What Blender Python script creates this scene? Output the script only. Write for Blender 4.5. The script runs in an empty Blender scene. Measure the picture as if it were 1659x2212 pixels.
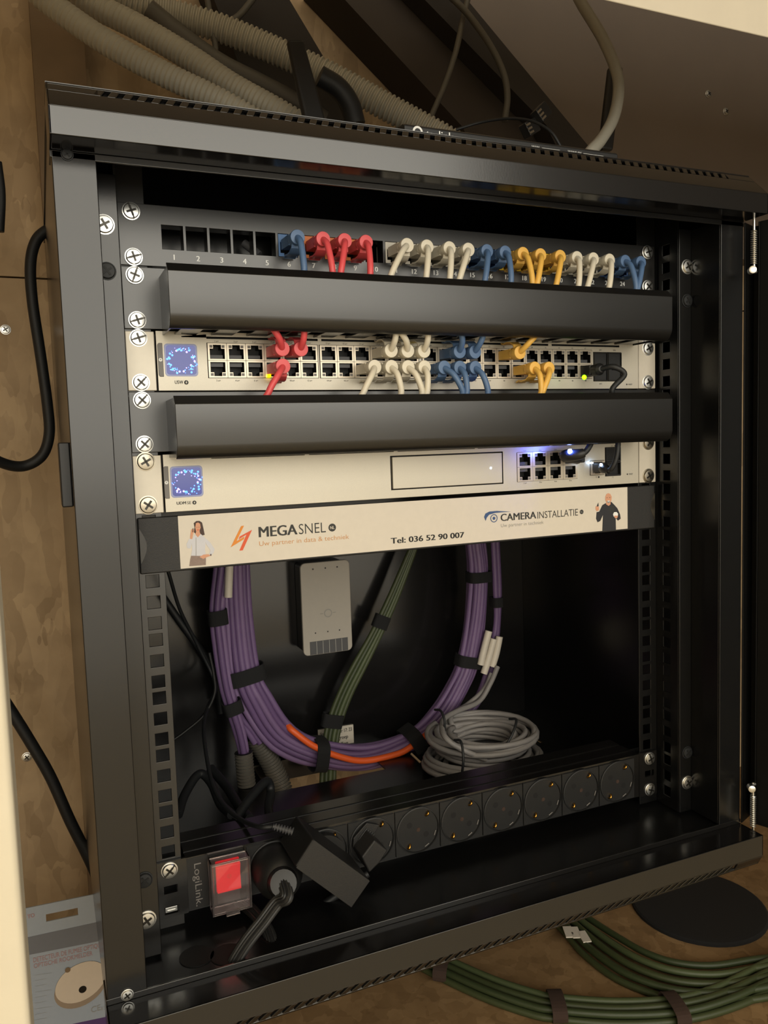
import bpy, math, random
from mathutils import Vector, Matrix
S = bpy.context.scene
COL = S.collection
random.seed(7)

# ---------------------------------------------------------------- camera
W, H, FPX = 1659.0, 2212.0, 1723.74
CP = Vector((-0.30164, -0.60556, -0.17646))
R0 = Vector((0.91870497, -0.3935849, -0.03274303))
R1 = Vector((-0.06380823, -0.06610108, -0.99577063))
R2 = Vector((0.38975593, 0.91690871, -0.08584135))
cam_d = bpy.data.cameras.new('camera')
cam = bpy.data.objects.new('camera', cam_d)
COL.objects.link(cam)
cam_d.sensor_fit = 'VERTICAL'
cam_d.sensor_height = 24.0
cam_d.lens = FPX / H * 24.0
cam_d.clip_start = 0.01
m = Matrix.Identity(4)
for i in range(3):
    m[i][0] = R0[i]; m[i][1] = -R1[i]; m[i][2] = -R2[i]; m[i][3] = CP[i]
cam.matrix_world = m
S.camera = cam

# ---------------------------------------------------------------- light and exposure
S.view_settings.view_transform = 'Standard'
S.view_settings.look = 'None'
S.view_settings.exposure = -0.22
S.view_settings.gamma = 1.0
world = bpy.data.worlds.new('world'); S.world = world
world.use_nodes = True
bg = world.node_tree.nodes['Background']
bg.inputs[0].default_value = (1.0, 0.82, 0.62, 1); bg.inputs[1].default_value = 0.012

def area(name, loc, target, sx, sy, power, col):
    l = bpy.data.lights.new(name, 'AREA'); l.shape = 'RECTANGLE'
    l.size = sx; l.size_y = sy; l.energy = power; l.color = col
    o = bpy.data.objects.new(name, l); COL.objects.link(o)
    o.location = loc
    o.rotation_euler = (Vector(target) - Vector(loc)).to_track_quat('-Z', 'Y').to_euler()
    return o
area('hall_added_light', (-0.05, -2.27, 0.40), (-0.05, 0.0, 0.40), 2.6, 1.4, 47.0, (1.0, 0.965, 0.86))  # unseen broad hall source added for light and sheen; no window stands here
area('hall_added_low_light', (-0.05, -2.27, -0.63), (-0.05, 0.0, -0.63), 2.6, 0.62, 7.0, (1.0, 0.94, 0.80))  # added low light in place of a brightly lit lower hall wall

def at(u, v, ax, val):
    """Point where the sight line of a photograph pixel meets the plane axis = val."""
    d = R0 * ((u - W / 2) / FPX) + R1 * ((v - H / 2) / FPX) + R2
    return CP + d * ((val - CP[ax]) / d[ax])

# ---------------------------------------------------------------- materials
def lin(c):
    return tuple(((x / 255) / 12.92 if x / 255 <= 0.04045 else ((x / 255 + 0.055) / 1.055) ** 2.4) for x in c) + (1,)
MATS = {}
def mat(name, c, rough=0.5, metal=0.0, spec=0.5, emit=None, es=0.0, noise=0.0, nscale=200, bump=0.0, trans=0.0, coat=0.0):
    if name in MATS: return MATS[name]
    mt = bpy.data.materials.new(name); mt.use_nodes = True
    nt = mt.node_tree; b = nt.nodes['Principled BSDF']
    c = lin(c)
    b.inputs['Base Color'].default_value = c
    b.inputs['Roughness'].default_value = rough
    b.inputs['Metallic'].default_value = metal
    b.inputs['Specular IOR Level'].default_value = spec
    b.inputs['Transmission Weight'].default_value = trans
    b.inputs['Coat Weight'].default_value = coat; b.inputs['Coat Roughness'].default_value = 0.24
    if emit:
        b.inputs['Emission Color'].default_value = lin(emit); b.inputs['Emission Strength'].default_value = es
    tc = nt.nodes.new('ShaderNodeTexCoord')
    nz = nt.nodes.new('ShaderNodeTexNoise'); nz.inputs['Scale'].default_value = nscale
    nz.inputs['Detail'].default_value = 4
    nt.links.new(tc.outputs['Object'], nz.inputs['Vector'])
    mx = nt.nodes.new('ShaderNodeMix'); mx.data_type = 'RGBA'
    k = max(noise, 0.04)
    mx.inputs['A'].default_value = tuple(x * (1 - k) for x in c[:3]) + (1,)
    mx.inputs['B'].default_value = tuple(min(1, x * (1 + k)) for x in c[:3]) + (1,)
    nt.links.new(nz.outputs['Fac'], mx.inputs['Factor'])
    nt.links.new(mx.outputs['Result'], b.inputs['Base Color'])
    if bump > 0:
        bp = nt.nodes.new('ShaderNodeBump'); bp.inputs['Strength'].default_value = bump
        bp.inputs['Distance'].default_value = 0.0006
        nt.links.new(nz.outputs['Fac'], bp.inputs['Height']); nt.links.new(bp.outputs['Normal'], b.inputs['Normal'])
    MATS[name] = mt
    return mt

def board(name, c1, c2, c3, scale, rough=0.75, stretch=(1, 1, 1)):
    """Wood-chip board: flat flakes of differing tone lying in several directions."""
    mt = bpy.data.materials.new(name); mt.use_nodes = True
    nt = mt.node_tree; b = nt.nodes['Principled BSDF']; L = nt.links.new
    b.inputs['Roughness'].default_value = rough
    tc = nt.nodes.new('ShaderNodeTexCoord')
    facs = []
    for rot, st in (((0.3, 0.5, 0.4), (1, 1, 0.32)), ((-0.4, -0.9, -0.7), (1, 1, 0.4))):
        mp = nt.nodes.new('ShaderNodeMapping'); mp.inputs['Rotation'].default_value = rot
        mp.inputs['Scale'].default_value = tuple(a * q for a, q in zip(st, stretch))
        L(tc.outputs['Object'], mp.inputs['Vector'])
        dn = nt.nodes.new('ShaderNodeTexNoise'); dn.inputs['Scale'].default_value = scale * 0.8
        L(mp.outputs['Vector'], dn.inputs['Vector'])
        ad = nt.nodes.new('ShaderNodeMix'); ad.data_type = 'VECTOR'; ad.inputs['Factor'].default_value = 0.03
        L(mp.outputs['Vector'], ad.inputs['A']); L(dn.outputs['Color'], ad.inputs['B'])
        vo = nt.nodes.new('ShaderNodeTexVoronoi'); vo.inputs['Scale'].default_value = scale
        L(ad.outputs['Result'], vo.inputs['Vector'])
        sp = nt.nodes.new('ShaderNodeSeparateColor'); L(vo.outputs['Color'], sp.inputs['Color'])
        facs.append(sp.outputs['Red'])
    nz = nt.nodes.new('ShaderNodeTexNoise'); nz.inputs['Scale'].default_value = scale * 0.55; nz.inputs['Detail'].default_value = 6
    L(tc.outputs['Object'], nz.inputs['Vector'])
    m1 = nt.nodes.new('ShaderNodeMix'); m1.data_type = 'FLOAT'; L(nz.outputs['Fac'], m1.inputs['Factor']); L(facs[0], m1.inputs['A']); L(facs[1], m1.inputs['B'])
    m2 = nt.nodes.new('ShaderNodeMix'); m2.data_type = 'FLOAT'; m2.inputs['Factor'].default_value = 0.5
    L(m1.outputs['Result'], m2.inputs['A']); L(nz.outputs['Fac'], m2.inputs['B'])
    rp = nt.nodes.new('ShaderNodeValToRGB')
    rp.color_ramp.elements[0].position = 0.25; rp.color_ramp.elements[0].color = lin(c1)
    rp.color_ramp.elements[1].position = 0.78; rp.color_ramp.elements[1].color = lin(c3)
    e = rp.color_ramp.elements.new(0.5); e.color = lin(c2)
    L(m2.outputs['Result'], rp.inputs['Fac']); L(rp.outputs['Color'], b.inputs['Base Color'])
    MATS[name] = mt
    return mt

BLK = mat('black_powder_coat', (22, 21, 20), 0.20, spec=0.9, noise=0.15, nscale=600, bump=0.02)
BLK_DIM = mat('black_coat_dimmed', (22, 21, 20), 0.22, spec=0.66, noise=0.15, nscale=600, bump=0.02)  # same coat as the frame, sheen lowered to dim the left post
GLS = mat('black_gloss_coat', (22, 21, 21), 0.16, spec=0.7, noise=0.1, nscale=300, bump=0.02)
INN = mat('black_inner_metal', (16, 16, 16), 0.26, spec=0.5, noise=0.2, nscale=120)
RAIL = mat('rail_black', (32, 31, 30), 0.3, spec=0.8, noise=0.1)
PAN = mat('panel_black', (22, 21, 20), 0.29, spec=0.95, noise=0.1, nscale=900, bump=0.02)
TEXB = mat('textured_black_plastic', (36, 35, 34), 0.55, noise=0.3, nscale=1500, bump=0.35)
PLB = mat('black_plastic', (28, 28, 28), 0.45, noise=0.1)
RUB = mat('black_rubber', (24, 26, 28), 0.55, noise=0.15)
VOID = mat('dark_socket', (8, 8, 8), 0.6)
SIL = mat('brushed_silver', (205, 198, 182), 0.42, metal=0.35, spec=0.5, noise=0.06, nscale=1400, bump=0.04)
WEAR = mat('white_ear_metal', (214, 206, 190), 0.4, metal=0.2, noise=0.04)
PORTM = mat('port_shield_metal', (212, 200, 180), 0.32, metal=0.5)
CHR = mat('chrome_screw', (232, 232, 228), 0.30, metal=1.0)
NIK = mat('nickel_screw', (176, 168, 152), 0.28, metal=1.0)
DKM = mat('dark_metal', (60, 58, 54), 0.3, metal=0.8)
GRY = mat('grey_plastic', (120, 116, 112), 0.5)
PGRY = mat('port_contact_grey', (74, 74, 76), 0.45)
BRS = mat('brass_contact', (200, 150, 70), 0.25, metal=1.0)
INKD = mat('dark_ink', (48, 48, 46), 0.6)
INKG = mat('grey_ink', (150, 148, 142), 0.6)
INKW = mat('white_print', (240, 240, 236), 0.6)
INKO = mat('orange_ink', (205, 150, 95), 0.6)
INKO2 = mat('logo_orange', (226, 140, 50), 0.6)
INKF = mat('faded_red_ink', (172, 132, 130), 0.6)
INKR = mat('logo_red', (222, 92, 52), 0.6)
INKB = mat('logo_blue', (58, 84, 128), 0.6)
INKK = mat('black_ink', (22, 22, 22), 0.6)
LBL = mat('cream_label_paper', (218, 209, 194), 0.45, noise=0.03)
CREAM = mat('cream_paint', (232, 222, 198), 0.55, noise=0.05, nscale=40, bump=0.1)
CREAM_DIM = mat('cream_paint_dimmed', (204, 194, 174), 0.6, noise=0.05, nscale=40, bump=0.1)  # same cream as the jamb, darkened because the lintel catches more light
HALLW = mat('hall_wall_paint', (225, 214, 192), 0.8, noise=0.04, nscale=30)
HALLF = mat('hall_floor_wood', (206, 190, 160), 0.6, noise=0.2, nscale=20)
HALLD = mat('hall_wall_darkened', (58, 50, 44), 0.8, noise=0.1, nscale=30)  # unseen wall made dark so the black metal reflects darkness on the right
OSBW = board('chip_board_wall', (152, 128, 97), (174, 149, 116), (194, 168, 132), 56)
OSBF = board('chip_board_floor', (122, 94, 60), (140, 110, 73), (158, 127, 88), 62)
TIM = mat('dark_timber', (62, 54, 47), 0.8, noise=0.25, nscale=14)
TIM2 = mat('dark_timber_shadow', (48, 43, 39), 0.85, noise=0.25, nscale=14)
BRN = mat('brown_film_board', (108, 96, 86), 0.6, noise=0.12, nscale=10)
WOODB = mat('batten_wood', (120, 98, 72), 0.7, noise=0.25, nscale=25)
CB = {'red': mat('red_cable', (224, 84, 88), 0.4, noise=0.05), 'white': mat('white_cable', (222, 214, 194), 0.4, noise=0.04),
      'blue': mat('blue_cable', (84, 112, 150), 0.42, noise=0.05), 'yellow': mat('yellow_cable', (234, 184, 86), 0.42, noise=0.05),
      'black': RUB}
KEY = {'red': mat('orange_keystone', (226, 128, 62), 0.45), 'white': mat('white_keystone', (224, 218, 204), 0.45),
       'blue': mat('blue_keystone', (84, 124, 176), 0.45), 'yellow': mat('yellow_keystone', (228, 190, 40), 0.45),
       'darkblue': mat('dark_blue_keystone', (44, 80, 134), 0.45)}
PUR = [mat('purple_cable_%s' % n, c, 0.5, noise=0.12, nscale=60) for n, c in (('a', (112, 88, 128)), ('b', (102, 78, 118)), ('c', (120, 96, 134)))]
ORG = mat('orange_cable', (238, 98, 40), 0.45)
GRN = [mat('green_cable_%s' % n, c, 0.5, noise=0.1) for n, c in (('a', (60, 68, 40)), ('b', (52, 62, 36)), ('c', (72, 82, 52)))]
GRC = mat('grey_cable', (140, 136, 134), 0.5, noise=0.08)
GRC2 = mat('light_grey_cable', (150, 146, 134), 0.45, noise=0.05)
CON = mat('grey_conduit', (178, 173, 158), 0.55, noise=0.1, nscale=60)
COND = mat('dark_grey_conduit', (92, 88, 80), 0.55, noise=0.1, nscale=60)
STRAP = mat('hook_and_loop_strap', (22, 22, 23), 0.9, noise=0.2, nscale=800)
STRAPB = mat('brown_strap', (58, 42, 34), 0.9, noise=0.2, nscale=800)
WBOX = mat('white_box_plastic', (172, 165, 154), 0.5)
SKIN = mat('printed_skin', (214, 156, 124), 0.6)
HAIR = mat('printed_hair', (70, 50, 42), 0.6)
SHIRT = mat('printed_shirt', (208, 208, 214), 0.6)
SKIRT = mat('printed_skirt', (142, 122, 112), 0.6, noise=0.3, nscale=900)
JACK = mat('printed_jacket', (42, 42, 46), 0.6)
CARD = mat('package_card', (158, 166, 176), 0.5, noise=0.03)
CARDG = mat('package_grey_band', (112, 114, 120), 0.5)
CARDP = mat('package_purple', (86, 60, 108), 0.5)
CREAMP = mat('detector_print', (208, 192, 172), 0.5)
CREAMS = mat('detector_print_edge', (150, 132, 112), 0.5)
DOORC = mat('black_door_coat', (12, 12, 12), 0.5, spec=0.15)
DPAN = mat('black_door_panel', (10, 10, 10), 0.6, spec=0.12)
CLEAR = mat('clear_cover_plastic', (255, 240, 238), 0.05, trans=0.95)
SCRN = mat('screen_blue', (40, 44, 80), 0.12, emit=(104, 112, 196), es=0.55)
SBEZ = mat('screen_bezel', (150, 156, 190), 0.25, emit=(120, 130, 200), es=0.12)
SDOT = mat('screen_dots', (60, 90, 255), 0.3, emit=(74, 132, 255), es=4.0)
SDOT2 = mat('screen_dots_pale', (160, 160, 255), 0.3, emit=(170, 150, 255), es=2.4)
REDL = mat('lit_red_rocker', (170, 8, 20), 0.3, emit=(255, 6, 34), es=0.62)
LEDY = mat('led_amber', (255, 220, 0), 0.3, emit=(255, 214, 0), es=6)
LEDG = mat('led_green', (120, 255, 20), 0.3, emit=(120, 235, 10), es=5)
LEDB = mat('led_blue_white', (170, 190, 255), 0.3, emit=(80, 110, 255), es=600)
LEDB2 = mat('led_white', (220, 235, 255), 0.3, emit=(170, 205, 255), es=18)

# ---------------------------------------------------------------- mesh helpers
class MB:
    def __init__(s): s.v = []; s.f = []; s.m = []
    def vs(s, pts):
        i = len(s.v); s.v += [tuple(p) for p in pts]; return i
    def face(s, idx, mi=0): s.f.append(tuple(idx)); s.m.append(mi)
    def poly(s, pts, mi=0):
        i = s.vs(pts); s.face(range(i, i + len(pts)), mi)
    def box(s, x0, x1, y0, y1, z0, z1, mi=0):
        if x0 > x1: x0, x1 = x1, x0
        if y0 > y1: y0, y1 = y1, y0
        if z0 > z1: z0, z1 = z1, z0
        s.hexa([(x0, y0, z0), (x1, y0, z0), (x1, y1, z0), (x0, y1, z0), (x0, y0, z1), (x1, y0, z1), (x1, y1, z1), (x0, y1, z1)], mi)
    def hexa(s, p, mi=0):
        i = s.vs(p)
        for q in ((3, 2, 1, 0), (4, 5, 6, 7), (0, 1, 5, 4), (1, 2, 6, 5), (2, 3, 7, 6), (3, 0, 4, 7)): s.face([i + k for k in q], mi)
    def prism(s, poly, fn, a, b, mi=0):
        """poly: 2-D outline; fn(p, t) -> 3-D; extruded from t=a to t=b."""
        n = len(poly)
        i = s.vs([fn(p, a) for p in poly]); j = s.vs([fn(p, b) for p in poly])
        s.face(range(i, i + n), mi); s.face(range(j + n - 1, j - 1, -1), mi)
        for k in range(n):
            k2 = (k + 1) % n
            s.face((i + k, j + k, j + k2, i + k2), mi)
    def xz(s, poly, y0, y1, mi=0): s.prism(poly, lambda p, t: (p[0], t, p[1]), y0, y1, mi)
    def lathe(s, prof, o, ax, n=20, mi=0, cap=True):
        o = Vector(o); ax = Vector(ax).normalized()
        u = ax.orthogonal().normalized(); w = ax.cross(u)
        base = len(s.v)
        for r, h in prof:
            for k in range(n):
                a = 2 * math.pi * k / n
                s.v.append(tuple(o + ax * h + (u * math.cos(a) + w * math.sin(a)) * r))
        for q in range(len(prof) - 1):
            for k in range(n):
                k2 = (k + 1) % n
                s.face((base + q * n + k, base + q * n + k2, base + (q + 1) * n + k2, base + (q + 1) * n + k), mi)
        if cap:
            s.face([base + k for k in range(n)][::-1], mi)
            s.face([base + (len(prof) - 1) * n + k for k in range(n)], mi)
    def cyl(s, o, ax, r, h, n=20, mi=0): s.lathe([(r, 0), (r, h)], o, ax, n, mi)
    def tube(s, pts, r, n=10, mi=0, flute=0.0, rfun=None):
        P = [Vector(p) for p in pts]; N = len(P)
        T = []
        for i in range(N):
            t = P[min(i + 1, N - 1)] - P[max(i - 1, 0)]
            T.append(t.normalized() if t.length > 1e-9 else Vector((0, 0, 1)))
        u = T[0].orthogonal().normalized(); base = len(s.v)
        for i in range(N):
            u = (u - T[i] * u.dot(T[i])).normalized(); w = T[i].cross(u)
            rr = r if rfun is None else rfun(i, N)
            for k in range(n):
                a = 2 * math.pi * k / n
                q = rr * (1 - flute * (k % 2))
                s.v.append(tuple(P[i] + (u * math.cos(a) + w * math.sin(a)) * q))
        for i in range(N - 1):
            for k in range(n):
                k2 = (k + 1) % n
                s.face((base + i * n + k, base + i * n + k2, base + (i + 1) * n + k2, base + (i + 1) * n + k), mi)
        s.face([base + k for k in range(n)][::-1], mi)
        s.face([base + (N - 1) * n + k for k in range(n)], mi)
    def plate(s, x0, x1, z0, z1, y0, y1, holes=(), mi=0, wi=None, tf=None):
        """Flat sheet in the XZ plane from y0 to y1 with rectangular cut-outs."""
        if wi is None: wi = mi
        if tf is None: tf = lambda x, y, z: (x, y, z)
        xs = sorted({x0, x1} | {min(max(h[k], x0), x1) for h in holes for k in (0, 1)})
        zs = sorted({z0, z1} | {min(max(h[k], z0), z1) for h in holes for k in (2, 3)})
        nx, nz = len(xs), len(zs)
        a = s.vs([tf(x, y0, z) for x in xs for z in zs]); b = s.vs([tf(x, y1, z) for x in xs for z in zs])
        def kept(i, j):
            if i < 0 or j < 0 or i >= nx - 1 or j >= nz - 1: return False
            cx = (xs[i] + xs[i + 1]) / 2; cz = (zs[j] + zs[j + 1]) / 2
            return not any(h[0] < cx < h[1] and h[2] < cz < h[3] for h in holes)
        id_ = lambda o, i, j: o + i * nz + j
        for i in range(nx - 1):
            for j in range(nz - 1):
                if not kept(i, j): continue
                s.face((id_(a, i, j), id_(a, i + 1, j), id_(a, i + 1, j + 1), id_(a, i, j + 1)), mi)
                s.face((id_(b, i, j + 1), id_(b, i + 1, j + 1), id_(b, i + 1, j), id_(b, i, j)), mi)
                for (di, dj, p, q) in ((-1, 0, (i, j), (i, j + 1)), (1, 0, (i + 1, j + 1), (i + 1, j)), (0, -1, (i + 1, j), (i, j)), (0, 1, (i, j + 1), (i + 1, j + 1))):
                    if not kept(i + di, j + dj):
                        s.face((id_(a, *p), id_(a, *q), id_(b, *q), id_(b, *p)), wi)
    def mesh(s, name, mats, smooth=False):
        me = bpy.data.meshes.new(name); me.from_pydata(s.v, [], s.f)
        for mt in (mats if isinstance(mats, (list, tuple)) else [mats]): me.materials.append(mt)
        me.polygons.foreach_set('material_index', s.m)
        if smooth: me.polygons.foreach_set('use_smooth', [True] * len(s.f))
        if smooth: me.set_sharp_from_angle(angle=0.95)
        me.update()
        return me
    def build(s, name, mats, parent=None, bevel=0.0, smooth=False, seg=2, fix=True):
        o = obj(name, s.mesh(name, mats, smooth), parent)
        if fix:
            import bmesh
            bm = bmesh.new(); bm.from_mesh(o.data); bmesh.ops.recalc_face_normals(bm, faces=bm.faces); bm.to_mesh(o.data); bm.free()
        if bevel > 0:
            b = o.modifiers.new('bevel', 'BEVEL'); b.width = bevel; b.segments = seg; b.limit_method = 'ANGLE'; b.angle_limit = 0.5
            b.use_clamp_overlap = True
            o.data.polygons.foreach_set('use_smooth', [True] * len(o.data.polygons)); b.harden_normals = True
        return o

def obj(name, me, parent=None, loc=None):
    o = bpy.data.objects.new(name, me); COL.objects.link(o)
    if parent:
        o.parent = parent
        o.matrix_parent_inverse = Matrix.Translation(-Vector(parent['_w']))
    if loc: o.location = loc
    o['_w'] = (0.0, 0.0, 0.0)
    return o
def tag(o, label, cat, group=None, kind=None):
    o['label'] = label; o['category'] = cat
    if group: o['group'] = group
    if kind: o['kind'] = kind
    return o
def thing(name, label, cat, loc=(0, 0, 0), group=None):
    o = bpy.data.objects.new(name, None); COL.objects.link(o); o.location = loc; o['_w'] = tuple(loc)
    o.empty_display_size = 0.02
    return tag(o, label, cat, group)
def struct(mb, name, mats, label, cat, bevel=0.0):
    o = mb.build(name, mats, None, bevel)
    return tag(o, label, cat, None, 'structure')

def rrect(x0, x1, z0, z1, r, n=5):
    out = []
    for cx, cz, a in ((x1 - r, z1 - r, 0), (x0 + r, z1 - r, 90), (x0 + r, z0 + r, 180), (x1 - r, z0 + r, 270)):
        for k in range(n + 1):
            t = math.radians(a + 90 * k / n); out.append((cx + r * math.cos(t), cz + r * math.sin(t)))
    return out
def spline(pts, per=8):
    P = [Vector(p) for p in pts]
    if len(P) < 3: per = max(per, 2)
    Q = [P[0] * 2 - P[1]] + P + [P[-1] * 2 - P[-2]]
    out = []
    for i in range(1, len(Q) - 2):
        a, b, c, d = Q[i - 1], Q[i], Q[i + 1], Q[i + 2]
        for k in range(per):
            t = k / per
            out.append(0.5 * ((2 * b) + (c - a) * t + (2 * a - 5 * b + 4 * c - d) * t * t + (3 * b - a - 3 * c + d) * t ** 3))
    out.append(P[-1])
    return out
def resample(P, step):
    out = [P[0]]; acc = 0.0
    for a, b in zip(P, P[1:]):
        L = (b - a).length; d = step - acc
        while d <= L and L > 0:
            out.append(a.lerp(b, d / L)); d += step
        acc = (acc + L) % step
    return out
def pxpath(lst, y, per=8):
    return spline([at(p[0], p[1], 1, p[2] if len(p) > 2 else y) for p in lst], per)

def glyphs(body, bold=0.0, shear=0.0):
    c = bpy.data.curves.new('lettering', 'FONT'); c.body = body; c.size = 1.0; c.resolution_u = 3; c.offset = bold; c.shear = shear
    o = bpy.data.objects.new('lettering', c); COL.objects.link(o)
    me = bpy.data.meshes.new_from_object(o.evaluated_get(bpy.context.evaluated_depsgraph_get()))
    v = [(p.co.x, p.co.y) for p in me.vertices]; f = [tuple(p.vertices) for p in me.polygons]
    bpy.data.objects.remove(o); bpy.data.curves.remove(c); bpy.data.meshes.remove(me)
    return v, f
GC = {}
def put_text(mb, body, x0, zb, h, y, width=None, bold=0.0, shear=0.0, mi=0, align='L', vertical=False):
    """Lettering on a plane facing -Y. h = capital height; width stretches to fit; bold thickens the strokes."""
    thin = min(bold, 0.0)
    k = (body, thin, shear)
    if k not in GC: GC[k] = glyphs(body, thin, shear)
    v, f = GC[k]
    if ('H', thin) not in GC: GC[('H', thin)] = max(p[1] for p in glyphs('H', thin)[0])
    sc = h / GC[('H', thin)]
    xs = [p[0] for p in v]; lo, hi = min(xs), max(xs)
    sx = sc if width is None else width / (hi - lo)
    off = {'L': 0, 'C': -(hi - lo) / 2, 'R': -(hi - lo)}[align]
    shifts = [0.0] if bold <= 0 else [-1.4 * bold, 0.0, 1.4 * bold]
    for q_, sh in enumerate(shifts):
        i = len(mb.v)
        for a, b in v:
            dx = (a - lo + off + sh) * sx; dz = b * sc
            mb.v.append((x0 + dz, y - q_ * 2e-6, zb - dx) if vertical else (x0 + dx, y - q_ * 2e-6, zb + dz))
        for q in f: mb.face([i + t for t in q], mi)
def text_px(mb, body, a, b, h, y, bold=0.0, shear=0.0, mi=0):
    p, q = at(a[0], a[1], 1, y), at(b[0], b[1], 1, y)
    put_text(mb, body, p.x, (p.z + q.z) / 2, h, y, q.x - p.x, bold, shear, mi)
def disc(mb, cx, cz, r, y, n=20, mi=0, y2=None):
    if y2 is None: mb.poly([(cx + r * math.cos(2 * math.pi * k / n), y, cz + r * math.sin(2 * math.pi * k / n)) for k in range(n)], mi)
    else: mb.cyl((cx, y, cz), (0, y2 - y, 0), r, abs(y2 - y), n, mi)
def ring(mb, cx, cz, r0, r1, y, n=20, mi=0):
    for k in range(n):
        a, b = 2 * math.pi * k / n, 2 * math.pi * (k + 1) / n
        mb.poly([(cx + r * math.cos(t), y, cz + r * math.sin(t)) for r, t in ((r0, a), (r1, a), (r1, b), (r0, b))], mi)

U = 0.04445

# ================================================================ the room
zj = at(50, 600, 1, 0.33).z
mb = MB(); mb.box(-0.8, 1.6, 0.33, 0.36, -0.74, zj - 0.001)
struct(mb, 'wall_back', OSBW, 'lower wood-chip board of the wall behind the black rack cabinet', 'wall')
mb = MB(); mb.box(-0.8, 1.6, 0.33, 0.36, zj + 0.001, 1.0)
struct(mb, 'wall_back_upper', OSBW, 'upper wood-chip board of the wall, above the joint at left', 'wall')
mb = MB(); mb.box(-0.8, 1.6, -0.14, 0.33, -0.74, -0.72)
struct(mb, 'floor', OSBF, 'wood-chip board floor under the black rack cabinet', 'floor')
mb = MB()
hz = at(1480, 42.6, 1, -0.15).z; jx = at(40, 1850, 1, -0.15).x
mb.prism([(-0.15, hz), (-0.115, hz + 0.04), (-0.115, hz + 0.27), (-0.15, hz + 0.27)], lambda p, t: (t, p[0], p[1]), -1.4, 1.4)
struct(mb, 'trim_1', CREAM_DIM, 'bright cream wooden lintel across the upper right corner', 'door frame', 0.002)
mb = MB(); mb.box(jx - 0.06, jx, -0.15, -0.115, -0.98, hz)
struct(mb, 'trim_2', CREAM, 'bright cream door jamb along the lower left edge', 'door frame', 0.004)
mb = MB(); mb.box(-1.4, 1.4, -0.15, -0.125, -0.98, -0.74)
struct(mb, 'trim_3', CREAM, 'cream sill below the closet opening', 'door frame', 0.002)
mb = MB(); mb.box(-1.4, 1.4, -2.32, -2.3, -0.98, 1.35)
struct(mb, 'wall_front', HALLW, 'cream hall wall facing the closet', 'wall')
mb = MB(); mb.box(-1.42, -1.4, -2.3, -0.15, -0.98, 1.35)
struct(mb, 'wall_left', HALLW, 'cream hall wall left of the closet opening', 'wall')
mb = MB(); mb.box(1.4, 1.42, -2.3, -0.15, -0.98, 1.35)
struct(mb, 'wall_right', HALLD, 'unseen hall wall right of the closet opening, darkened for its reflections', 'wall')
mb = MB(); mb.box(-1.42, 1.42, -2.32, -0.15, 1.35, 1.37)
struct(mb, 'ceiling', HALLW, 'cream hall ceiling outside the closet', 'ceiling')
mb = MB(); mb.box(-1.42, 1.42, -2.32, -0.15, -1.0, -0.98)
struct(mb, 'floor_hall', HALLF, 'brown wooden hall floor outside the closet', 'floor')
mb = MB(); mb.box(-0.8, 1.6, -0.115, 0.33, 1.0, 1.02)
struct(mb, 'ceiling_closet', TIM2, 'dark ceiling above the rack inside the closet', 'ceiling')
mb = MB(); mb.box(-0.82, -0.8, -0.115, 0.33, -0.74, 1.0)
struct(mb, 'wall_closet_left', OSBW, 'wood-chip side wall of the closet on the left', 'wall')
mb = MB(); mb.box(1.6, 1.62, -0.115, 0.33, -0.74, 1.0)
struct(mb, 'wall_closet_right', BRN, 'brown side wall of the closet on the right', 'wall')

# boards fixed on the back wall
def slab(pxs, yf, yb, name, mt, label, cat):
    mb = MB(); P = [at(u, v, 1, yf) for u, v in pxs]
    mb.xz([(p.x, p.z) for p in P], yf, yb)
    return struct(mb, name, mt, label, cat)
slab([(955, -60), (1760, -60), (1760, 560), (1240, 560), (1232, 290)], 0.285, 0.329, 'wall_upper_right', BRN, 'dark brown film-faced board wall above the right half of the rack', 'wall')
slab([(690, -60), (850, -60), (1270, 350), (1270, 420), (1060, 420), (1000, 275)], 0.27, 0.329, 'trim_4', TIM, 'dark sloping timber beam behind the router', 'beam')
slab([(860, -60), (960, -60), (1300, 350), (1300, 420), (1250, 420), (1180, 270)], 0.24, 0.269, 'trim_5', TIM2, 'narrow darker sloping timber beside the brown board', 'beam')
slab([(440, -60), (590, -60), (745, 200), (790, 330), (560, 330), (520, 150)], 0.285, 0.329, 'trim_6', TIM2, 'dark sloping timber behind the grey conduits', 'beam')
mb = MB()
p = at(150, 1300, 1, 0.30); mb.box(p.x, p.x + 0.05, 0.30, 0.329, -0.70, at(120, 480, 1, 0.3).z + 0.3)
struct(mb, 'trim_7', WOODB, 'thin upright wooden batten beside the left side of the rack', 'batten')

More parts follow.
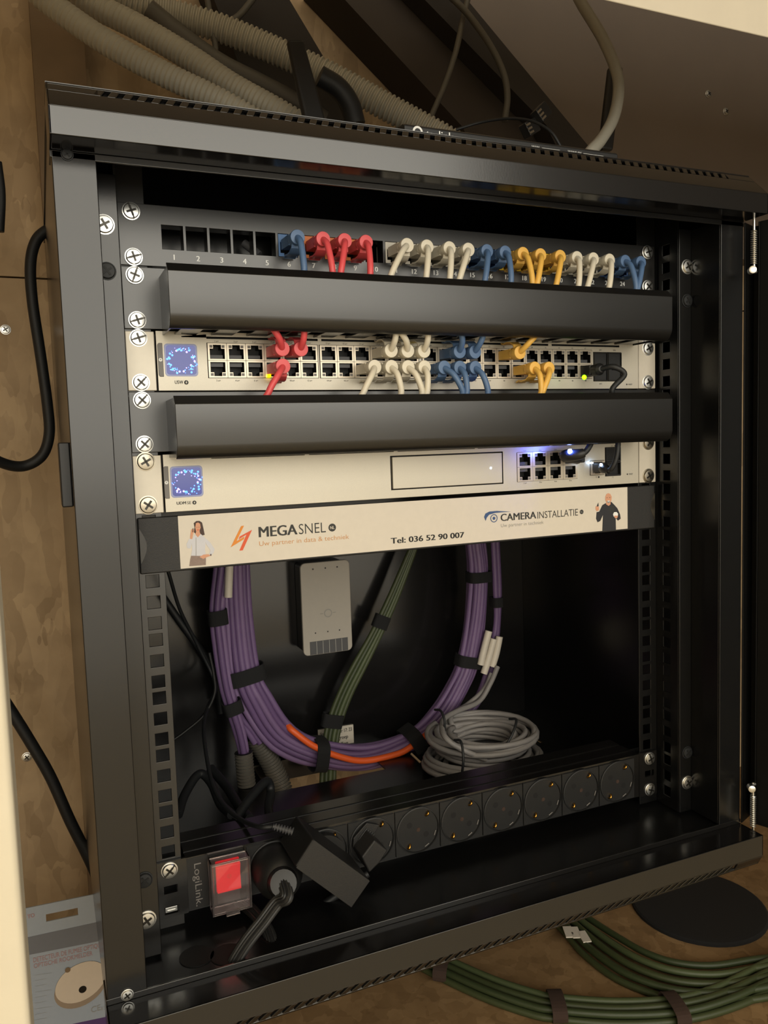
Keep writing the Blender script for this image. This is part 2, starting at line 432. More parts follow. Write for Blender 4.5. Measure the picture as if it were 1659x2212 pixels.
# ================================================================ screws (shared meshes)
def screw_mesh(name, r, mt, dark, rot, flange=True, slot=True):
    mb = MB()
    prof = [(r * 1.12, 0), (r * 1.12, 0.0005), (r * 0.98, 0.0006), (r * 0.97, 0.0014), (r * 0.88, 0.0021), (r * 0.6, 0.00235), (0.0002, 0.0025)]
    mb.lathe(prof, (0, 0, 0), (0, -1, 0), 22, 0)
    c, s_ = math.cos(rot), math.sin(rot)
    for a in range(2):
        l, w = r * 0.62, r * 0.13
        pts = [(-l, -w), (l, -w), (l, w), (-l, w)]
        if a: pts = [(q, p) for p, q in pts][::-1]
        mb.xz([(p * c - q * s_, p * s_ + q * c) for p, q in pts], -0.0010, -0.00275, 1)  # raised dark bars stand for the shade inside the cross recess
    if slot:
        for sg in (-1, 1):
            l0, l1, w = r * 0.55 * sg, r * 1.0 * sg, r * 0.09
            pts = [(l0, -w), (l1, -w), (l1, w), (l0, w)]
            mb.xz([(p * c - q * s_, p * s_ + q * c) for p, q in pts], -0.0006, -0.0026, 1)  # dark bars again, for the shade in the slot
    me = mb.mesh(name, [mt, dark], True); me.set_sharp_from_angle(angle=0.5)
    return me
SCR = [screw_mesh('screw_head', 0.0056, CHR, DKM, r) for r in (0.3, 0.8, 1.2, 1.9)]
SCN = [screw_mesh('screw_head', 0.0062, NIK, DKM, r, slot=False) for r in (0.5, 0.95)]
SCB = screw_mesh('screw_head', 0.0054, RUB, VOID, 0.6, slot=False)
SCC = screw_mesh('screw_head', 0.0060, CHR, DKM, 0.5, slot=False)
SCW = screw_mesh('wood_screw_head', 0.0046, CHR, DKM, 0.6, slot=False)
def screw(me, x, y, z, parent, name='screw'):
    o = obj(name, me, parent); o.location = (x, y, z); return o

# ================================================================ rack cabinet
ZT, ZB = 0.009, -0.5465          # inner edges of the top and bottom frames
YF, YP, YR = -0.09, -0.064, 0.002
XO, XI = 0.2855, 0.2585
cab = thing('rack_cabinet', 'large black wall-mounted metal rack cabinet holding the network equipment', 'rack cabinet', (0, 0.1, -0.577))
def frame_bar(zi, zo, zb, name, k0=.12, k1=.82, dy=None):
    """Horizontal frame bar: front face, glossy inner face and a 45 degree bevel with slots."""
    mb = MB(); sg = 1 if zo > zi else -1
    t = 0.0016
    mb.box(-XO, XO, YF, YF + t, min(zi, zo), max(zi, zo))
    mb.box(-XO, XO, YF + 0.0002, YP + 0.004, zi, zi + sg * t, 1)
    # lip towards the interior
    mb.box(-XO, XO, YP, YP + t, zi, zi - sg * 0.0045)
    # bevel with slots
    y0, z0, y1, z1 = YF, zo, YF + (abs(zb - zo) if dy is None else dy), zb
    def P(x, k, d=0.0): return (x, y0 + (y1 - y0) * k + d, z0 + (z1 - z0) * k - sg * d)
    for a, b in ((0.0, k0), (k1, 1.0)):
        mb.hexa([P(-XO, a), P(XO, a), P(XO, b), P(-XO, b), P(-XO, a, t), P(XO, a, t), P(XO, b, t), P(-XO, b, t)])
    pit = 0.0086; n = int(2 * XO / pit)
    mb.hexa([P(-XO, k0), P(-XO + .03, k0), P(-XO + .03, k1), P(-XO, k1), P(-XO, k0, t), P(-XO + .03, k0, t), P(-XO + .03, k1, t), P(-XO, k1, t)])
    mb.hexa([P(XO - .03, k0), P(XO, k0), P(XO, k1), P(XO - .03, k1), P(XO - .03, k0, t), P(XO, k0, t), P(XO, k1, t), P(XO - .03, k1, t)])
    for k in range(n):
        x = -XO + 0.026 + k * pit
        if x > XO - 0.03: break
        sk = (0.012 if dy is None else 0.0085) * (k1 - k0) * sg; w = 0.0050
        mb.hexa([P(x, k0), P(x + w, k0), P(x + w + sk, k1), P(x + sk, k1), P(x, k0, t), P(x + w, k0, t), P(x + w + sk, k1, t), P(x + sk, k1, t)])
    # end caps
    for s_ in (-1, 1):
        x = s_ * XO
        mb.prism([(YF, zi), (YP + 0.03, zi), (YP + 0.03, zb), (y1, zb), (YF, zo)], lambda p, q: (q, p[0], p[1]), x, x - s_ * t)
    return mb.build(name, [BLK, GLS], cab, 0.0005)
frame_bar(ZT, 0.0255, 0.0470, 'top_frame', .66, .93)
frame_bar(ZB, -0.5660, -0.5765, 'bottom_frame', dy=0.0055)
mb = MB(); mb.box(-XO, XO, -0.069, 0.322, 0.0445, 0.047); mb.build('top_panel', BLK, cab)
for a_, b_, c_, d_ in ((-0.066, -0.060, 0.012, 0.0445), (-0.060, -0.056, -0.5755, ZB - 0.004)):
    mb = MB(); mb.box(-XO + .003, XO - .003, a_, b_, c_, d_); mb.build('dark_slot_backing', INN, cab)  # added black backing standing for the dark interior behind the bevel slots
for s_ in (-1, 1):
    mb = MB()
    za, zb = ZT, ZB + 0.004
    mb.box(s_ * XI, s_ * (XO - 0.001), YP, YP + .0018, za, zb)
    mb.box(s_ * XI, s_ * (XI + .0016), YP + .0018, -0.0275, za, zb)
    mb.box(s_ * 0.2440, s_ * XI, -0.0290, -0.0274, za, zb)
    mb.box(s_ * (XO - 0.0026), s_ * (XO - 0.001), YP + .0018, -0.03, za, zb)
    po = mb.build('post', BLK_DIM if s_ < 0 else INN, cab, 0.0007)  # one paint on both posts; the right one's shade is in its darker black
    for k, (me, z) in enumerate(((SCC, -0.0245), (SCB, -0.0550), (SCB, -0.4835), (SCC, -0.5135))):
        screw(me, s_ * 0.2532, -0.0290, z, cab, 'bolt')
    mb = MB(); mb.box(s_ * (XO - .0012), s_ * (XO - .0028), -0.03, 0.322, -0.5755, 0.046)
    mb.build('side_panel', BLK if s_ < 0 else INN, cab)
    # mounting rail with square holes
    holes = [(s_ * 0.2318 - 0.0047, s_ * 0.2318 + 0.0047, -z - 0.0047, -z + 0.0047) for k in range(12) for z in (k * U + 0.00635, k * U + 0.02225, k * U + 0.0381)]
    mb = MB()
    xa, xb = sorted((s_ * 0.2225, s_ * 0.2440))
    mb.plate(xa, xb, ZB + 0.004, ZT + 0.03, YR + .0002, YR + .0020, holes)
    tf = lambda x, y, z: (s_ * (0.2440 + y), x, z)
    hs = [(-0.0168, -0.0074, h[2], h[3]) for h in holes]
    mb.plate(-0.0272, YR + .0002, ZB + 0.004, ZT + 0.03, 0, 0.0016, hs, tf=tf)
    mb.build('mounting_rail', RAIL if s_ < 0 else INN, cab, 0.0004)  # rails match; darker black on the right carries the shade of that side
DB = 0.30
mb = MB(); mb.box(-XO + .003, XO - .003, DB, DB + .002, -0.5755, 0.0445); mb.build('back_panel', GLS, cab)
# floor with cable opening and vents
h0, h1 = at(612, 1702, 2, -0.545), at(766, 1652, 2, -0.545)
opening = (-0.10, 0.035, 0.205, 0.285)
vent = [(0.205 + k * 0.007, 0.2085 + k * 0.007, 0.19, 0.235) for k in range(5)]
mb = MB(); mb.plate(-XO + .003, XO - .003, -0.06, DB, -0.545, -0.547, [opening] + vent, tf=lambda x, y, z: (x, z, y))
mb.build('floor_panel', INN, cab)
for u, v, r in ((425, 2066, .0125), (492, 2062, .0125)):
    p = at(u, v, 2, -0.5449); mb = MB(); mb.cyl((p.x, p.y, -0.5450), (0, 0, 1), r, 0.0006, 24); mb.build('knockout_cap', VOID, cab)
# latch on the left side
mb = MB(); p = at(150, 1028, 0, -XO); mb.box(-XO + .001, -XO - .006, p.y - 0.012, p.y + 0.012, p.z - 0.02, p.z + 0.022); mb.build('side_latch', PLB, cab, 0.001)
# corner fixing screws of the frame
for u, v, me in ((145, 333, SCB), (275, 2150, SCC)):
    p = at(u, v, 1, YP - 0.001); o = screw(me, p.x, YP - .0004, p.z, cab, 'frame_screw'); o.scale = (.62, .62, .62)
# lifted white sticker with text on the back panel
mb = MB()
P = [at(u, v, 1, 0.298) for u, v in ((687, 1577), (763, 1565), (766, 1650), (690, 1660))]
mb.xz([(p.x, p.z) for p in P], 0.2978, 0.2995)
stk = mb.build('sticker', LBL, cab); stk['label'] = 'white sticker with lines of print'
mb = MB()
for t, a, b in (('Stroomnummer 17: 23', (692, 1590), (760, 1579)), ('Beveiligde groep', (692, 1604), (752, 1595)), ('storing bellen', (692, 1618), (752, 1609))):
    text_px(mb, t, a, b, 0.0045, 0.2974, 0.01)
mb.build('sticker_print', INKD, stk)
# open door on the right hinge
dr = math.radians(22); dd = Vector((math.sin(dr), -math.cos(dr), 0)); dn = Vector((math.cos(dr), math.sin(dr), 0))
D0 = Vector((0.2844, -0.0648, 0))
def dpt(a, t, z): return tuple(D0 + dd * a + dn * t + Vector((0, 0, z)))
def dbox(mb, a0, a1, t0, t1, z0, z1, mi=0):
    mb.hexa([dpt(a0, t0, z0), dpt(a1, t0, z0), dpt(a1, t1, z0), dpt(a0, t1, z0), dpt(a0, t0, z1), dpt(a1, t0, z1), dpt(a1, t1, z1), dpt(a0, t1, z1)], mi)
mb = MB()
zt, zb = ZT - .001, ZB + .001
dbox(mb, 0, 0.0015, 0, 0.022, zb, zt); dbox(mb, 0, 0.05, 0.0205, 0.022, zb, zt); dbox(mb, 0.010, 0.0115, 0.006, 0.0205, zb, zt); dbox(mb, 0.0115, 0.05, 0.006, 0.0075, zb, zt)
dbox(mb, 0.50, 0.545, 0, 0.022, zb, zt); dbox(mb, 0.05, 0.50, 0, 0.022, zb, zb + .05); dbox(mb, 0.05, 0.50, 0, 0.022, zt - .05, zt)
door = mb.build('door', DOORC, cab, 0.0006)
mb = MB(); dbox(mb, 0.05, 0.50, 0.010, 0.014, zb + .05, zt - .05); mb.build('door_panel', DPAN, door)
for u, va, vb in ((1629, 468, 582), (1627, 1690, 1795)):
    pa, pb = at(u, va, 1, -0.0765), at(u, vb, 1, -0.0765)
    mb = MB(); mb.tube([pa, pb], 0.0011, 10)
    n = 16; zz = pa.z + (pb.z - pa.z) * 0.25; L = (pb.z - pa.z) * 0.65
    sp = [Vector((pa.x + 0.0023 * math.cos(k * 0.785), pa.y + 0.0023 * math.sin(k * 0.785), zz + L * k / (n * 8))) for k in range(n * 8)]
    mb.tube(sp, 0.0006, 6)
    mb.build('hinge_pin', CHR, door, smooth=True)
    end = pb if va < 1000 else pa
    mb = MB(); mb.lathe([(0.0032, 0), (0.0032, 0.006), (0.002, 0.0065)], (end.x - 0.006, end.y - 0.002, end.z - 0.002), (-0.5, -0.8, 0), 16); mb.cyl((end.x - .006, end.y, end.z - .002), (1, 0, 0), 0.0016, 0.008, 10)
    mb.build('hinge_pull', CHR, door, smooth=True)

# ================================================================ patch panel
def rail_screws(th, k, left=None, right=None, xl=-0.2322, xr=0.2322, zs=(0.00635, 0.0381)):
    for i, z in enumerate(zs):
        if left: screw(left[i], xl, -0.0006, -k * U - z, th)
        if right: screw(right[i], xr, -0.0006, -k * U - z, th)
pp = thing('patch_panel', 'black 24-port patch panel numbered in white at the top of the rack', 'patch panel', (0, 0, -0.0437))
PX = [-0.2040 + 0.01736 * i + 0.0026 * (i // 6) for i in range(24)]
ph = [(x - 0.0076, x + 0.0076, -0.0311, -0.0140) for x in PX]
mb = MB(); mb.plate(-0.2413, 0.2413, -0.0437, -0.0004, 0.0, 0.0018, ph)
for x in PX:   # raised rim round every opening
    mb.plate(x - 0.0083, x + 0.0083, -0.0318, -0.0133, 0.0018, 0.012, [(x - 0.0076, x + 0.0076, -0.0311, -0.0140)])
mb.build('panel', PAN, pp, 0.0003)
mb = MB(); mb.box(-0.215, 0.215, 0.034, 0.035, -0.043, -0.0045); mb.build('rear_bar', INN, pp)
mb = MB()
for i, x in enumerate(PX): put_text(mb, str(i + 1), x + 0.0003, -0.0385, 0.0038, -0.0002, align='C', bold=0.022)
mb.build('port_number', INKW, pp)
rail_screws(pp, 0, (SCR[3], SCR[0]), (SCR[3], SCR[1]))
pcol = {6: 'blue', 7: 'red', 8: 'red', 9: 'red'}
for i in range(11, 15): pcol[i] = 'white'
for i in (15, 16, 23, 24): pcol[i] = 'blue'
for i in (17, 18, 19): pcol[i] = 'yellow'
for i in (20, 21, 22): pcol[i] = 'white'
def key_mesh(mt):
    mb = MB(); hw = 0.0073
    mb.plate(-hw, hw, -0.0083, 0.0083, -0.0006, 0.018, [(-0.0059, 0.0059, -0.0058, 0.0024), (-0.003, 0.003, -0.0078, -0.0055)], 0, 0)
    mb.poly([(-hw, 0.016, -0.008), (hw, 0.016, -0.008), (hw, 0.016, 0.008), (-hw, 0.016, 0.008)], 1)
    put_text(mb, 'DATA', 0, 0.0040, 0.0021, -0.0008, width=0.009, align='C', bold=0.0, mi=2)
    return mb.mesh('keystone_jack', [mt, VOID, mt])
KM = {}
for i, c in pcol.items():
    kc = 'darkblue' if i > 12 and c == 'blue' else c
    if kc not in KM: KM[kc] = key_mesh(KEY[kc])
    o = obj('keystone_jack', KM[kc], pp); o.location = (PX[i - 1], 0.0012, -0.02255)
mb = MB(); mb.box(-0.0072, 0.0072, 0.008, 0.010, -0.0082, 0.0082)
# a loose dark cable end seen through port 5
mb = MB(); mb.tube([(PX[4] - 0.012, 0.02, -0.018), (PX[4] - 0.002, 0.013, -0.028)], 0.0032, 12); mb.build('cable_stub', PGRY, pp, smooth=True)

# ================================================================ cable managers
def cable_manager(k, label):
    z0 = -k * U
    th = thing('cable_manager', label, 'cable manager', (0, 0, z0 - 0.0440), 'black cable managers')
    mb = MB(); mb.plate(-0.2413, 0.2413, z0 - 0.0442, z0 - 0.0003, 0, 0.0018, [(-0.19 + q * 0.08, -0.13 + q * 0.08, z0 - 0.032, z0 - 0.012) for q in range(5)])
    mb.build('back_plate', PAN, th, 0.0005)
    za, zb = z0 - 0.0060, z0 - 0.0500 + 0.0012
    zb = z0 - 0.0495
    prof = [(-0.0445, za), (-0.0500, za - 0.0062), (-0.0500, zb + 0.0095), (-0.0490, zb + 0.006), (-0.0465, zb + 0.002), (-0.0430, zb)]
    inner = [(y + 0.0016, z - (0.0006 if i < 2 else 0)) for i, (y, z) in enumerate(prof)][::-1]
    mb = MB(); mb.prism(prof + inner, lambda p, t: (t, p[0], p[1]), -0.2165, 0.2165)
    mb.build('cover', PAN, th, 0.0012)
    for s_ in (-1, 1):
        mb = MB(); mb.box(s_ * 0.2140, s_ * 0.2152, -0.044, 0, zb + 0.001, za - 0.001); mb.build('end_plate', INN, th)
    pitch = 0.0266; n = 16
    for q in range(n):
        x = -0.2065 + q * pitch
        mb = MB(); mb.box(x, x + 0.0155, -0.0425, -0.0002, zb + 0.0015, zb + 0.0035)
        mb.build('finger', GLS, th, 0.0004)
    rail_screws(th, k, (SCR[2], SCR[0]) if k == 1 else (SCR[1], SCR[1]), None)
    return th
cable_manager(1, 'black cable manager cover between the patch panel and the upper silver switch')
cable_manager(3, 'black cable manager cover between the two silver devices')

# ================================================================ ports and plugs
def port_mesh(w, h, up):
    mb = MB(); sg = 1 if up else -1
    a, b = 0.0056, h / 2
    hl = [(-a, a, *sorted((sg * (-b + 0.0010), sg * (b - 0.0040)))), (-0.0030, 0.0030, *sorted((sg * (b - 0.0041), sg * (b - 0.0012))))]
    mb.plate(-w / 2, w / 2, -h / 2, h / 2, 0, 0.011, hl, 0, 1)
    mb.poly([(-a, 0.0105, -b), (a, 0.0105, -b), (a, 0.0105, b), (-a, 0.0105, b)], 1)
    mb.box(-a + .0008, a - .0008, 0.0035, 0.0090, *sorted((sg * (-b + 0.0012), sg * (-b + 0.0042))), 2)
    for s_ in (-1, 1):
        mb.box(s_ * 0.0034, s_ * 0.0056, -0.0002, 0.001, *sorted((sg * (b - 0.0034), sg * (b - 0.0014))), 3)
    return mb.mesh('network_port', [PORTM, VOID, PGRY, GRY])
def put_screen(th, x0, x1, z0, z1, icon):
    y = -0.0014
    mb = MB(); mb.xz(rrect(x0, x1, z0, z1, .0026), y, 0); sc = mb.build('touch_screen', SBEZ, th, 0.0004)
    e = 0.0013
    mb = MB(); mb.xz(rrect(x0 + e, x1 - e, z0 + e, z1 - e, .0022), y - 0.0003, y); mb.build('display', SCRN, sc)
    mb = MB(); cx, cz = (x0 + x1) / 2, (z0 + z1) / 2; R = (x1 - x0) * 0.37
    rnd = random.Random(icon)
    for k in range(74):
        a = rnd.uniform(0, 6.283); r = R * (1 + rnd.gauss(0, 0.12)) * (1 + 0.1 * math.cos(2 * a))
        disc(mb, cx + r * math.cos(a), cz + r * math.sin(a), rnd.choice((0.0003, 0.0004, 0.0005, 0.0008)), y - 0.0004, 8, 0 if rnd.random() < 0.65 else 1)
    mb.build('screen_image', [SDOT, SDOT2], sc)
    mb = MB(); gx = x0 - 0.0010
    mb.xz([(gx - 0.0036, z1 - 0.001), (gx - 0.0026, z1 + 0.0002), (gx, z1 + 0.0002), (gx, z0 - 0.0002), (gx - 0.0026, z0 - 0.0002), (gx - 0.0036, z0 + 0.001)], -0.0021, 0)
    g = mb.build('screen_grip', GRY, th, 0.0003)
    mb = MB(); disc(mb, gx - 0.0019, cz, 0.0013, -0.0023); put_text(mb, '+', gx - 0.0019, cz - 0.0006, 0.0015, -0.0025, align='C', mi=1, bold=0.02); mb.build('grip_mark', [INKW, GRY], g)
def bolt_icon(mb, c, r, y):
    disc(mb, c.x, c.z, r, y, 18, 0)
    mb.xz([(c.x + .2 * r, c.z + .75 * r), (c.x - .45 * r, c.z - .1 * r), (c.x - .05 * r, c.z - .1 * r), (c.x - .2 * r, c.z - .75 * r), (c.x + .45 * r, c.z + .1 * r), (c.x + .05 * r, c.z + .1 * r)], y - .0001, y - .0002, 1)
def rack_body(th, z0, z1, ears, holes, slits):
    mb = MB(); mb.plate(-0.2200, 0.2203, z1, z0, -0.0012, 0.003, holes + slits, 0, 1)
    mb.build('front_panel', [SIL, VOID], th, 0.0005)
    mb = MB(); mb.box(-0.2195, 0.2198, 0.013, 0.24, z1 + .0005, z0 - .0005); mb.build('housing', GRY, th)
    mb = MB(); mb.box(-0.215, 0.215, 0.004, 0.006, z0 - 0.0066, z0 - 0.0016); mb.build('vent_backing', VOID, th)
    for s_ in (-1, 1):
        mb = MB(); x = s_ * 0.2210
        mb.box(x, s_ * 0.2413, -0.0008, 0.0016, z1, z0 - .0004)
        mb.box(x, s_ * 0.2222, -0.0008, 0.03, z1, z0 - .0004)
        mb.build('ear', WEAR, th, 0.0008)

# ---- 48-port switch
zs0, zs1 = -2 * U - 0.0010, -2 * U - 0.0440
sw = thing('network_switch', 'silver 48-port network switch with red, white, blue and yellow plugs', 'network switch', (0, 0.1, zs1))
BL = [-0.1832, -0.0953, -0.0058, 0.0806]; PW = 0.01435; PH = 0.0126
SXC = [b + PW * (c + 0.5) for b in BL for c in range(6)]
SZ = (-0.1043, -0.1172)
blocks = [(b - .0004, b + PW * 6 + .0004, -0.1238, -0.0977) for b in BL]
sfp = (0.1685, 0.2004, -0.1262, -0.0995)
slits = [(a, b, -0.0948, -0.0932) for a, b in ((-0.1835, -0.0966), (-0.0935, -0.0325), (-0.0295, 0.0450), (0.0490, 0.1195), (0.1232, 0.1984))]
rack_body(sw, zs0, zs1, 1, blocks + [sfp], slits)
PU, PD = port_mesh(PW - .0003, PH, True), port_mesh(PW - .0003, PH, False)
for x in SXC:
    for up in (0, 1):
        o = obj('network_port', PD if up else PU, sw); o.location = (x, -0.0016, SZ[up])
for i in range(2):
    for j in range(2):
        x0 = 0.1688 + i * 0.0160; z0 = -0.0999 - j * 0.0133
        mb = MB(); mb.plate(x0, x0 + 0.0154, z0 - 0.0128, z0, -0.0022, 0.008, [(x0 + .0008, x0 + 0.0146, z0 - 0.0118, z0 - 0.0008)], 0, 1)
        mb.box(x0 + .0008, x0 + 0.0146, -0.001, 0.004, z0 - .0118, z0 - .0008, 1)
        mb.box(x0 + .005, x0 + .0104, -0.0024, -0.001, *(sorted((z0 - .0124, z0 - .0102)) if not j else sorted((z0 - .0026, z0 - .0002))), 0)
        mb.build('fibre_port', [DKM, PLB], sw)
put_screen(sw, -0.2148, -0.1908, -0.1226, -0.0988, 3)
mb = MB(); text_px(mb, 'USW', (378, 829), (396, 829), 0.0024, -0.0015, 0.012)
bolt_icon(mb, at(402.5, 826, 1, -0.0015), 0.0016, -0.0015)
mb.build('lettering', [INKD, SIL], sw)
mb = MB()
for k in range(24):
    suffix = ' \u00f8+' if k < 15 else ''
    put_text(mb, '%d%s' % (2 * k + 1, suffix), SXC[k], -0.0972, 0.0012, -0.0015, align='C')
    put_text(mb, '%d%s' % (2 * k + 2, suffix), SXC[k], -0.1262, 0.0012, -0.0015, align='C')
for k in range(2):
    put_text(mb, 'SFP%d' % (2 * k + 1), 0.1765 + k * .016, -0.0983, 0.0011, -0.0015, align='C'); put_text(mb, 'SFP%d' % (2 * k + 2), 0.1765 + k * .016, -0.1290, 0.0011, -0.0015, align='C')
mb.build('port_lettering', INKD, sw)
mb = MB(); disc(mb, 0.2066, -0.1290, 0.0007, -0.0015); put_text(mb, 'RESET', 0.2086, -0.1296, 0.0012, -0.0015); mb.build('reset_lettering', INKD, sw)
p = at(581, 812, 1, -0.003); mb = MB(); mb.box(p.x - .0014, p.x + .0014, -0.0035, -0.0016, p.z - .0012, p.z + .0012); mb.build('amber_light', LEDY, sw)
p = at(1262, 815, 1, -0.018)
p2 = at(881, 757, 1, -0.003); mb = MB(); mb.box(p2.x - .001, p2.x + .002, -0.0032, -0.0016, p2.z - .002, p2.z + .001); mb.build('amber_light', LEDY, sw)
rail_screws(sw, 2, (SCR[0], SCR[1]), (SCC, SCC))

# ---- gateway with drive tray
zu0, zu1 = -4 * U - 0.0016, -4 * U - 0.0444
gw = thing('network_gateway', 'silver rack gateway with blank drive tray and eight ports, above the cream label', 'gateway', (0, 0.1, zu1))
tray = (-0.0374, 0.0703, -0.2153, -0.1872)
pb = (0.0846, 0.0846 + 4 * 0.01625, -0.2146, -0.1886)
wan = (0.1636, 0.1802, -0.2124, -0.1990); sfpu = (0.1810, 0.1990, -0.2140, -0.1872)
slits = [(a, b, -0.1836, -0.1822) for a, b in ((-0.1843, -0.1111), (-0.1073, -0.0343), (-0.0305, 0.0423), (0.0455, 0.1192), (0.1225, 0.1960))]
rack_body(gw, zu0, zu1, 1, [tray, pb, wan, sfpu], slits)
mb = MB(); mb.box(tray[0] + .0016, tray[1] - .0010, -0.0014, 0.002, tray[2] + .0008, tray[3] - .0009); tr = mb.build('drive_tray', SIL, gw, 0.0004)
mb = MB(); mb.box(tray[0], tray[1], 0.0026, 0.0036, tray[2], tray[3]); mb.build('tray_gap', VOID, gw)
p = at(1061, 1011, 1, -0.002); mb = MB(); disc(mb, p.x, p.z, 0.0009, -0.0016, 14, 0); mb.build('tray_light', LEDB2, tr)
PU2, PD2 = port_mesh(0.01605, 0.0128, True), port_mesh(0.01605, 0.0128, False)
GX = [pb[0] + 0.01625 * (c + .5) for c in range(4)]; GZ = (-0.1951, -0.2081)
for x in GX:
    for up in (0, 1):
        o = obj('network_port', PD2 if up else PU2, gw); o.location = (x, -0.0016, GZ[up])
o = obj('network_port', PD2, gw); o.location = ((wan[0] + wan[1]) / 2, -0.0016, (wan[2] + wan[3]) / 2)
for j in range(2):
    z0 = -0.1875 - j * 0.0133
    mb = MB(); mb.plate(0.1815, 0.1985, z0 - 0.0128, z0, -0.0022, 0.008, [(0.1824, 0.1976, z0 - .0118, z0 - .0010)], 0, 1); mb.box(0.1824, 0.1976, 0.001, 0.004, z0 - .0118, z0 - .001, 1)
    mb.build('fibre_port', [PLB, VOID], gw)
put_screen(gw, -0.2155, -0.1915, -0.2118, -0.1884, 8)
mb = MB(); text_px(mb, 'UDM', (382, 1090), (402, 1089.3), 0.0021, -0.0015, 0.02); text_px(mb, 'SE', (404.5, 1089.2), (413, 1089), 0.0021, -0.0015)
bolt_icon(mb, at(420, 1085.6, 1, -0.0015), 0.0015, -0.0015)
mb.build('lettering', [INKD, SIL], gw)
mb = MB()
for c in range(4): put_text(mb, '%d \u00f8%s' % (2 * c + 1, '+' if not c else ''), GX[c], -0.1878, 0.0013, -0.0015, align='C')
mb.build('port_number', INKD, gw); mb = MB()
for c in range(4): put_text(mb, '%d \u00f8%s' % (2 * c + 2, '+' if not c else ''), GX[c], -0.2166, 0.0013, -0.0015, align='C')
mb.build('port_number', INKD, gw)
mb = MB(); disc(mb, 0.2066, -0.2132, 0.0007, -0.0015); put_text(mb, 'RESET', 0.2086, -0.2138, 0.0012, -0.0015); mb.build('reset_lettering', INKD, gw)
mb = MB(); put_text(mb, '9', 0.170, -0.2150, 0.0013, -0.0015); mb.build('port_number', INKD, gw); mb = MB(); disc(mb, 0.1733, -0.2144, 0.0009, -0.0015); mb.build('port_mark', INKD, gw)
mb = MB(); put_text(mb, '10', 0.1880, -0.1866, 0.0012, -0.0015); mb.build('port_number', INKD, gw); mb = MB(); disc(mb, 0.1926, -0.1860, 0.0009, -0.0015); mb.build('port_mark', INKD, gw)
mb = MB(); put_text(mb, '11', 0.1890, -0.2158, 0.0012, -0.0015); mb.build('port_number', INKD, gw)
p = at(1231, 975, 1, -0.0285); mb = MB(); mb.lathe([(0.0008, 0), (0.0020, 0.0006), (0.0021, 0.0014), (0.0012, 0.0026), (.0002, .003)], (p.x, p.y + .001, p.z), (0, -1, 0), 14); l1 = mb.build('port_light', LEDB, gw, smooth=True)
p = at(1297, 1004, 1, -0.020); mb = MB(); mb.lathe([(0.0006, 0), (0.0015, 0.0006), (0.0012, 0.0016), (.0002, .002)], (p.x, p.y, p.z), (0, -1, 0), 14); mb.build('port_light', LEDB2, gw, smooth=True)
p = at(1278, 1000, 1, -0.004); mb = MB(); mb.box(p.x - .0015, p.x + .0015, -0.0045, -0.0026, p.z - .0006, p.z + .0006); mb.build('port_light', LEDB2, gw)
rail_screws(gw, 4, (SCN[0], SCN[1]), (SCN[1], SCN[0]))

# ================================================================ cover panel with the printed label
cp = thing('cover_panel', 'textured black cover panel carrying the wide cream advertising label', 'cover panel', (0, 0, -0.2668))
mb = MB(); mb.box(-0.2405, 0.2400, -0.0010, 0.004, -0.2668, -0.2252); mb.build('panel', TEXB, cp, 0.0012)
for s_ in (-1, 1):
    mb = MB(); mb.xz([(s_ * 0.2396 - s_ * 0.0048 * math.sin(math.pi * k / 12), -0.233 - 0.026 * k / 12) for k in range(13)], -0.0013, -0.0008)
    mb.build('finger_grip', GLS if s_ < 0 else NIK, cp)
yl = -0.0016
mb = MB(); mb.box(-0.2115, 0.2063, yl, -0.0010, -0.2650, -0.2254); lb = mb.build('label_sheet', LBL, cp); lb['label'] = 'cream printed advertising label'
y1 = yl - 0.0002
mb = MB(); text_px(mb, 'MEGA', (560, 1160), (642, 1154.8), 0.0080, y1, 0.022); text_px(mb, 'SNEL', (646, 1154.5), (704, 1149.5), 0.0080, y1, -0.006)
c = at(717.7, 1139.6, 1, y1); disc(mb, c.x, c.z, 0.0032, y1, 24); put_text(mb, 'NL', c.x, c.z - .0012, 0.0024, y1 - .0002, width=0.0036, align='C', bold=.01, mi=1)
mb.build('wordmark', [INKD, LBL], lb)
mb = MB(); text_px(mb, 'Uw partner in data & techniek', (560, 1178.7), (754, 1164.6), 0.0036, y1, -0.004); mb.build('slogan', INKO, lb)
def c7(p): q = at(340 + p[0] / 3.19, 1080 + p[1] / 3.19, 1, y1); return (q.x, q.z)
mb = MB()
mb.xz([c7(p) for p in ((577, 180), (597, 177), (545, 284), (600, 252), (596, 270), (505, 326))], y1, y1 - .0001, 0)
mb.xz([c7(p) for p in ((652, 206), (588, 347), (565, 349), (614, 238), (560, 271), (567, 252))], y1, y1 - .0001, 1)
mb.build('bolt_logo', [INKO2, INKR], lb)
mb = MB(); text_px(mb, 'Tel: 036 52 90 007', (845, 1174.5), (1002.6, 1161), 0.0047, y1, 0.022); mb.build('phone_number', INKK, lb)
mb = MB(); text_px(mb, 'CAMERA', (1082, 1125.5), (1158, 1120), 0.0062, y1, 0.02); text_px(mb, 'INSTALLATIE', (1161, 1120), (1248.6, 1114), 0.0062, y1, -0.004)
c = at(1256.5, 1105.8, 1, y1); disc(mb, c.x, c.z, 0.0021, y1, 20); put_text(mb, 'NL', c.x, c.z - .0008, 0.0016, y1 - .0002, align='C', mi=1)
mb.build('wordmark', [INKD, INKG], lb)
mb = MB(); text_px(mb, 'Uw partner in techniek', (1082, 1138.4), (1174.4, 1132.2), 0.0030, y1, -0.006); mb.build('slogan', INKG, lb)
def c8(p): q = at(820 + p[0] / 2.765, 1040 + p[1] / 2.765, 1, y1); return (q.x, q.z)
mb = MB()
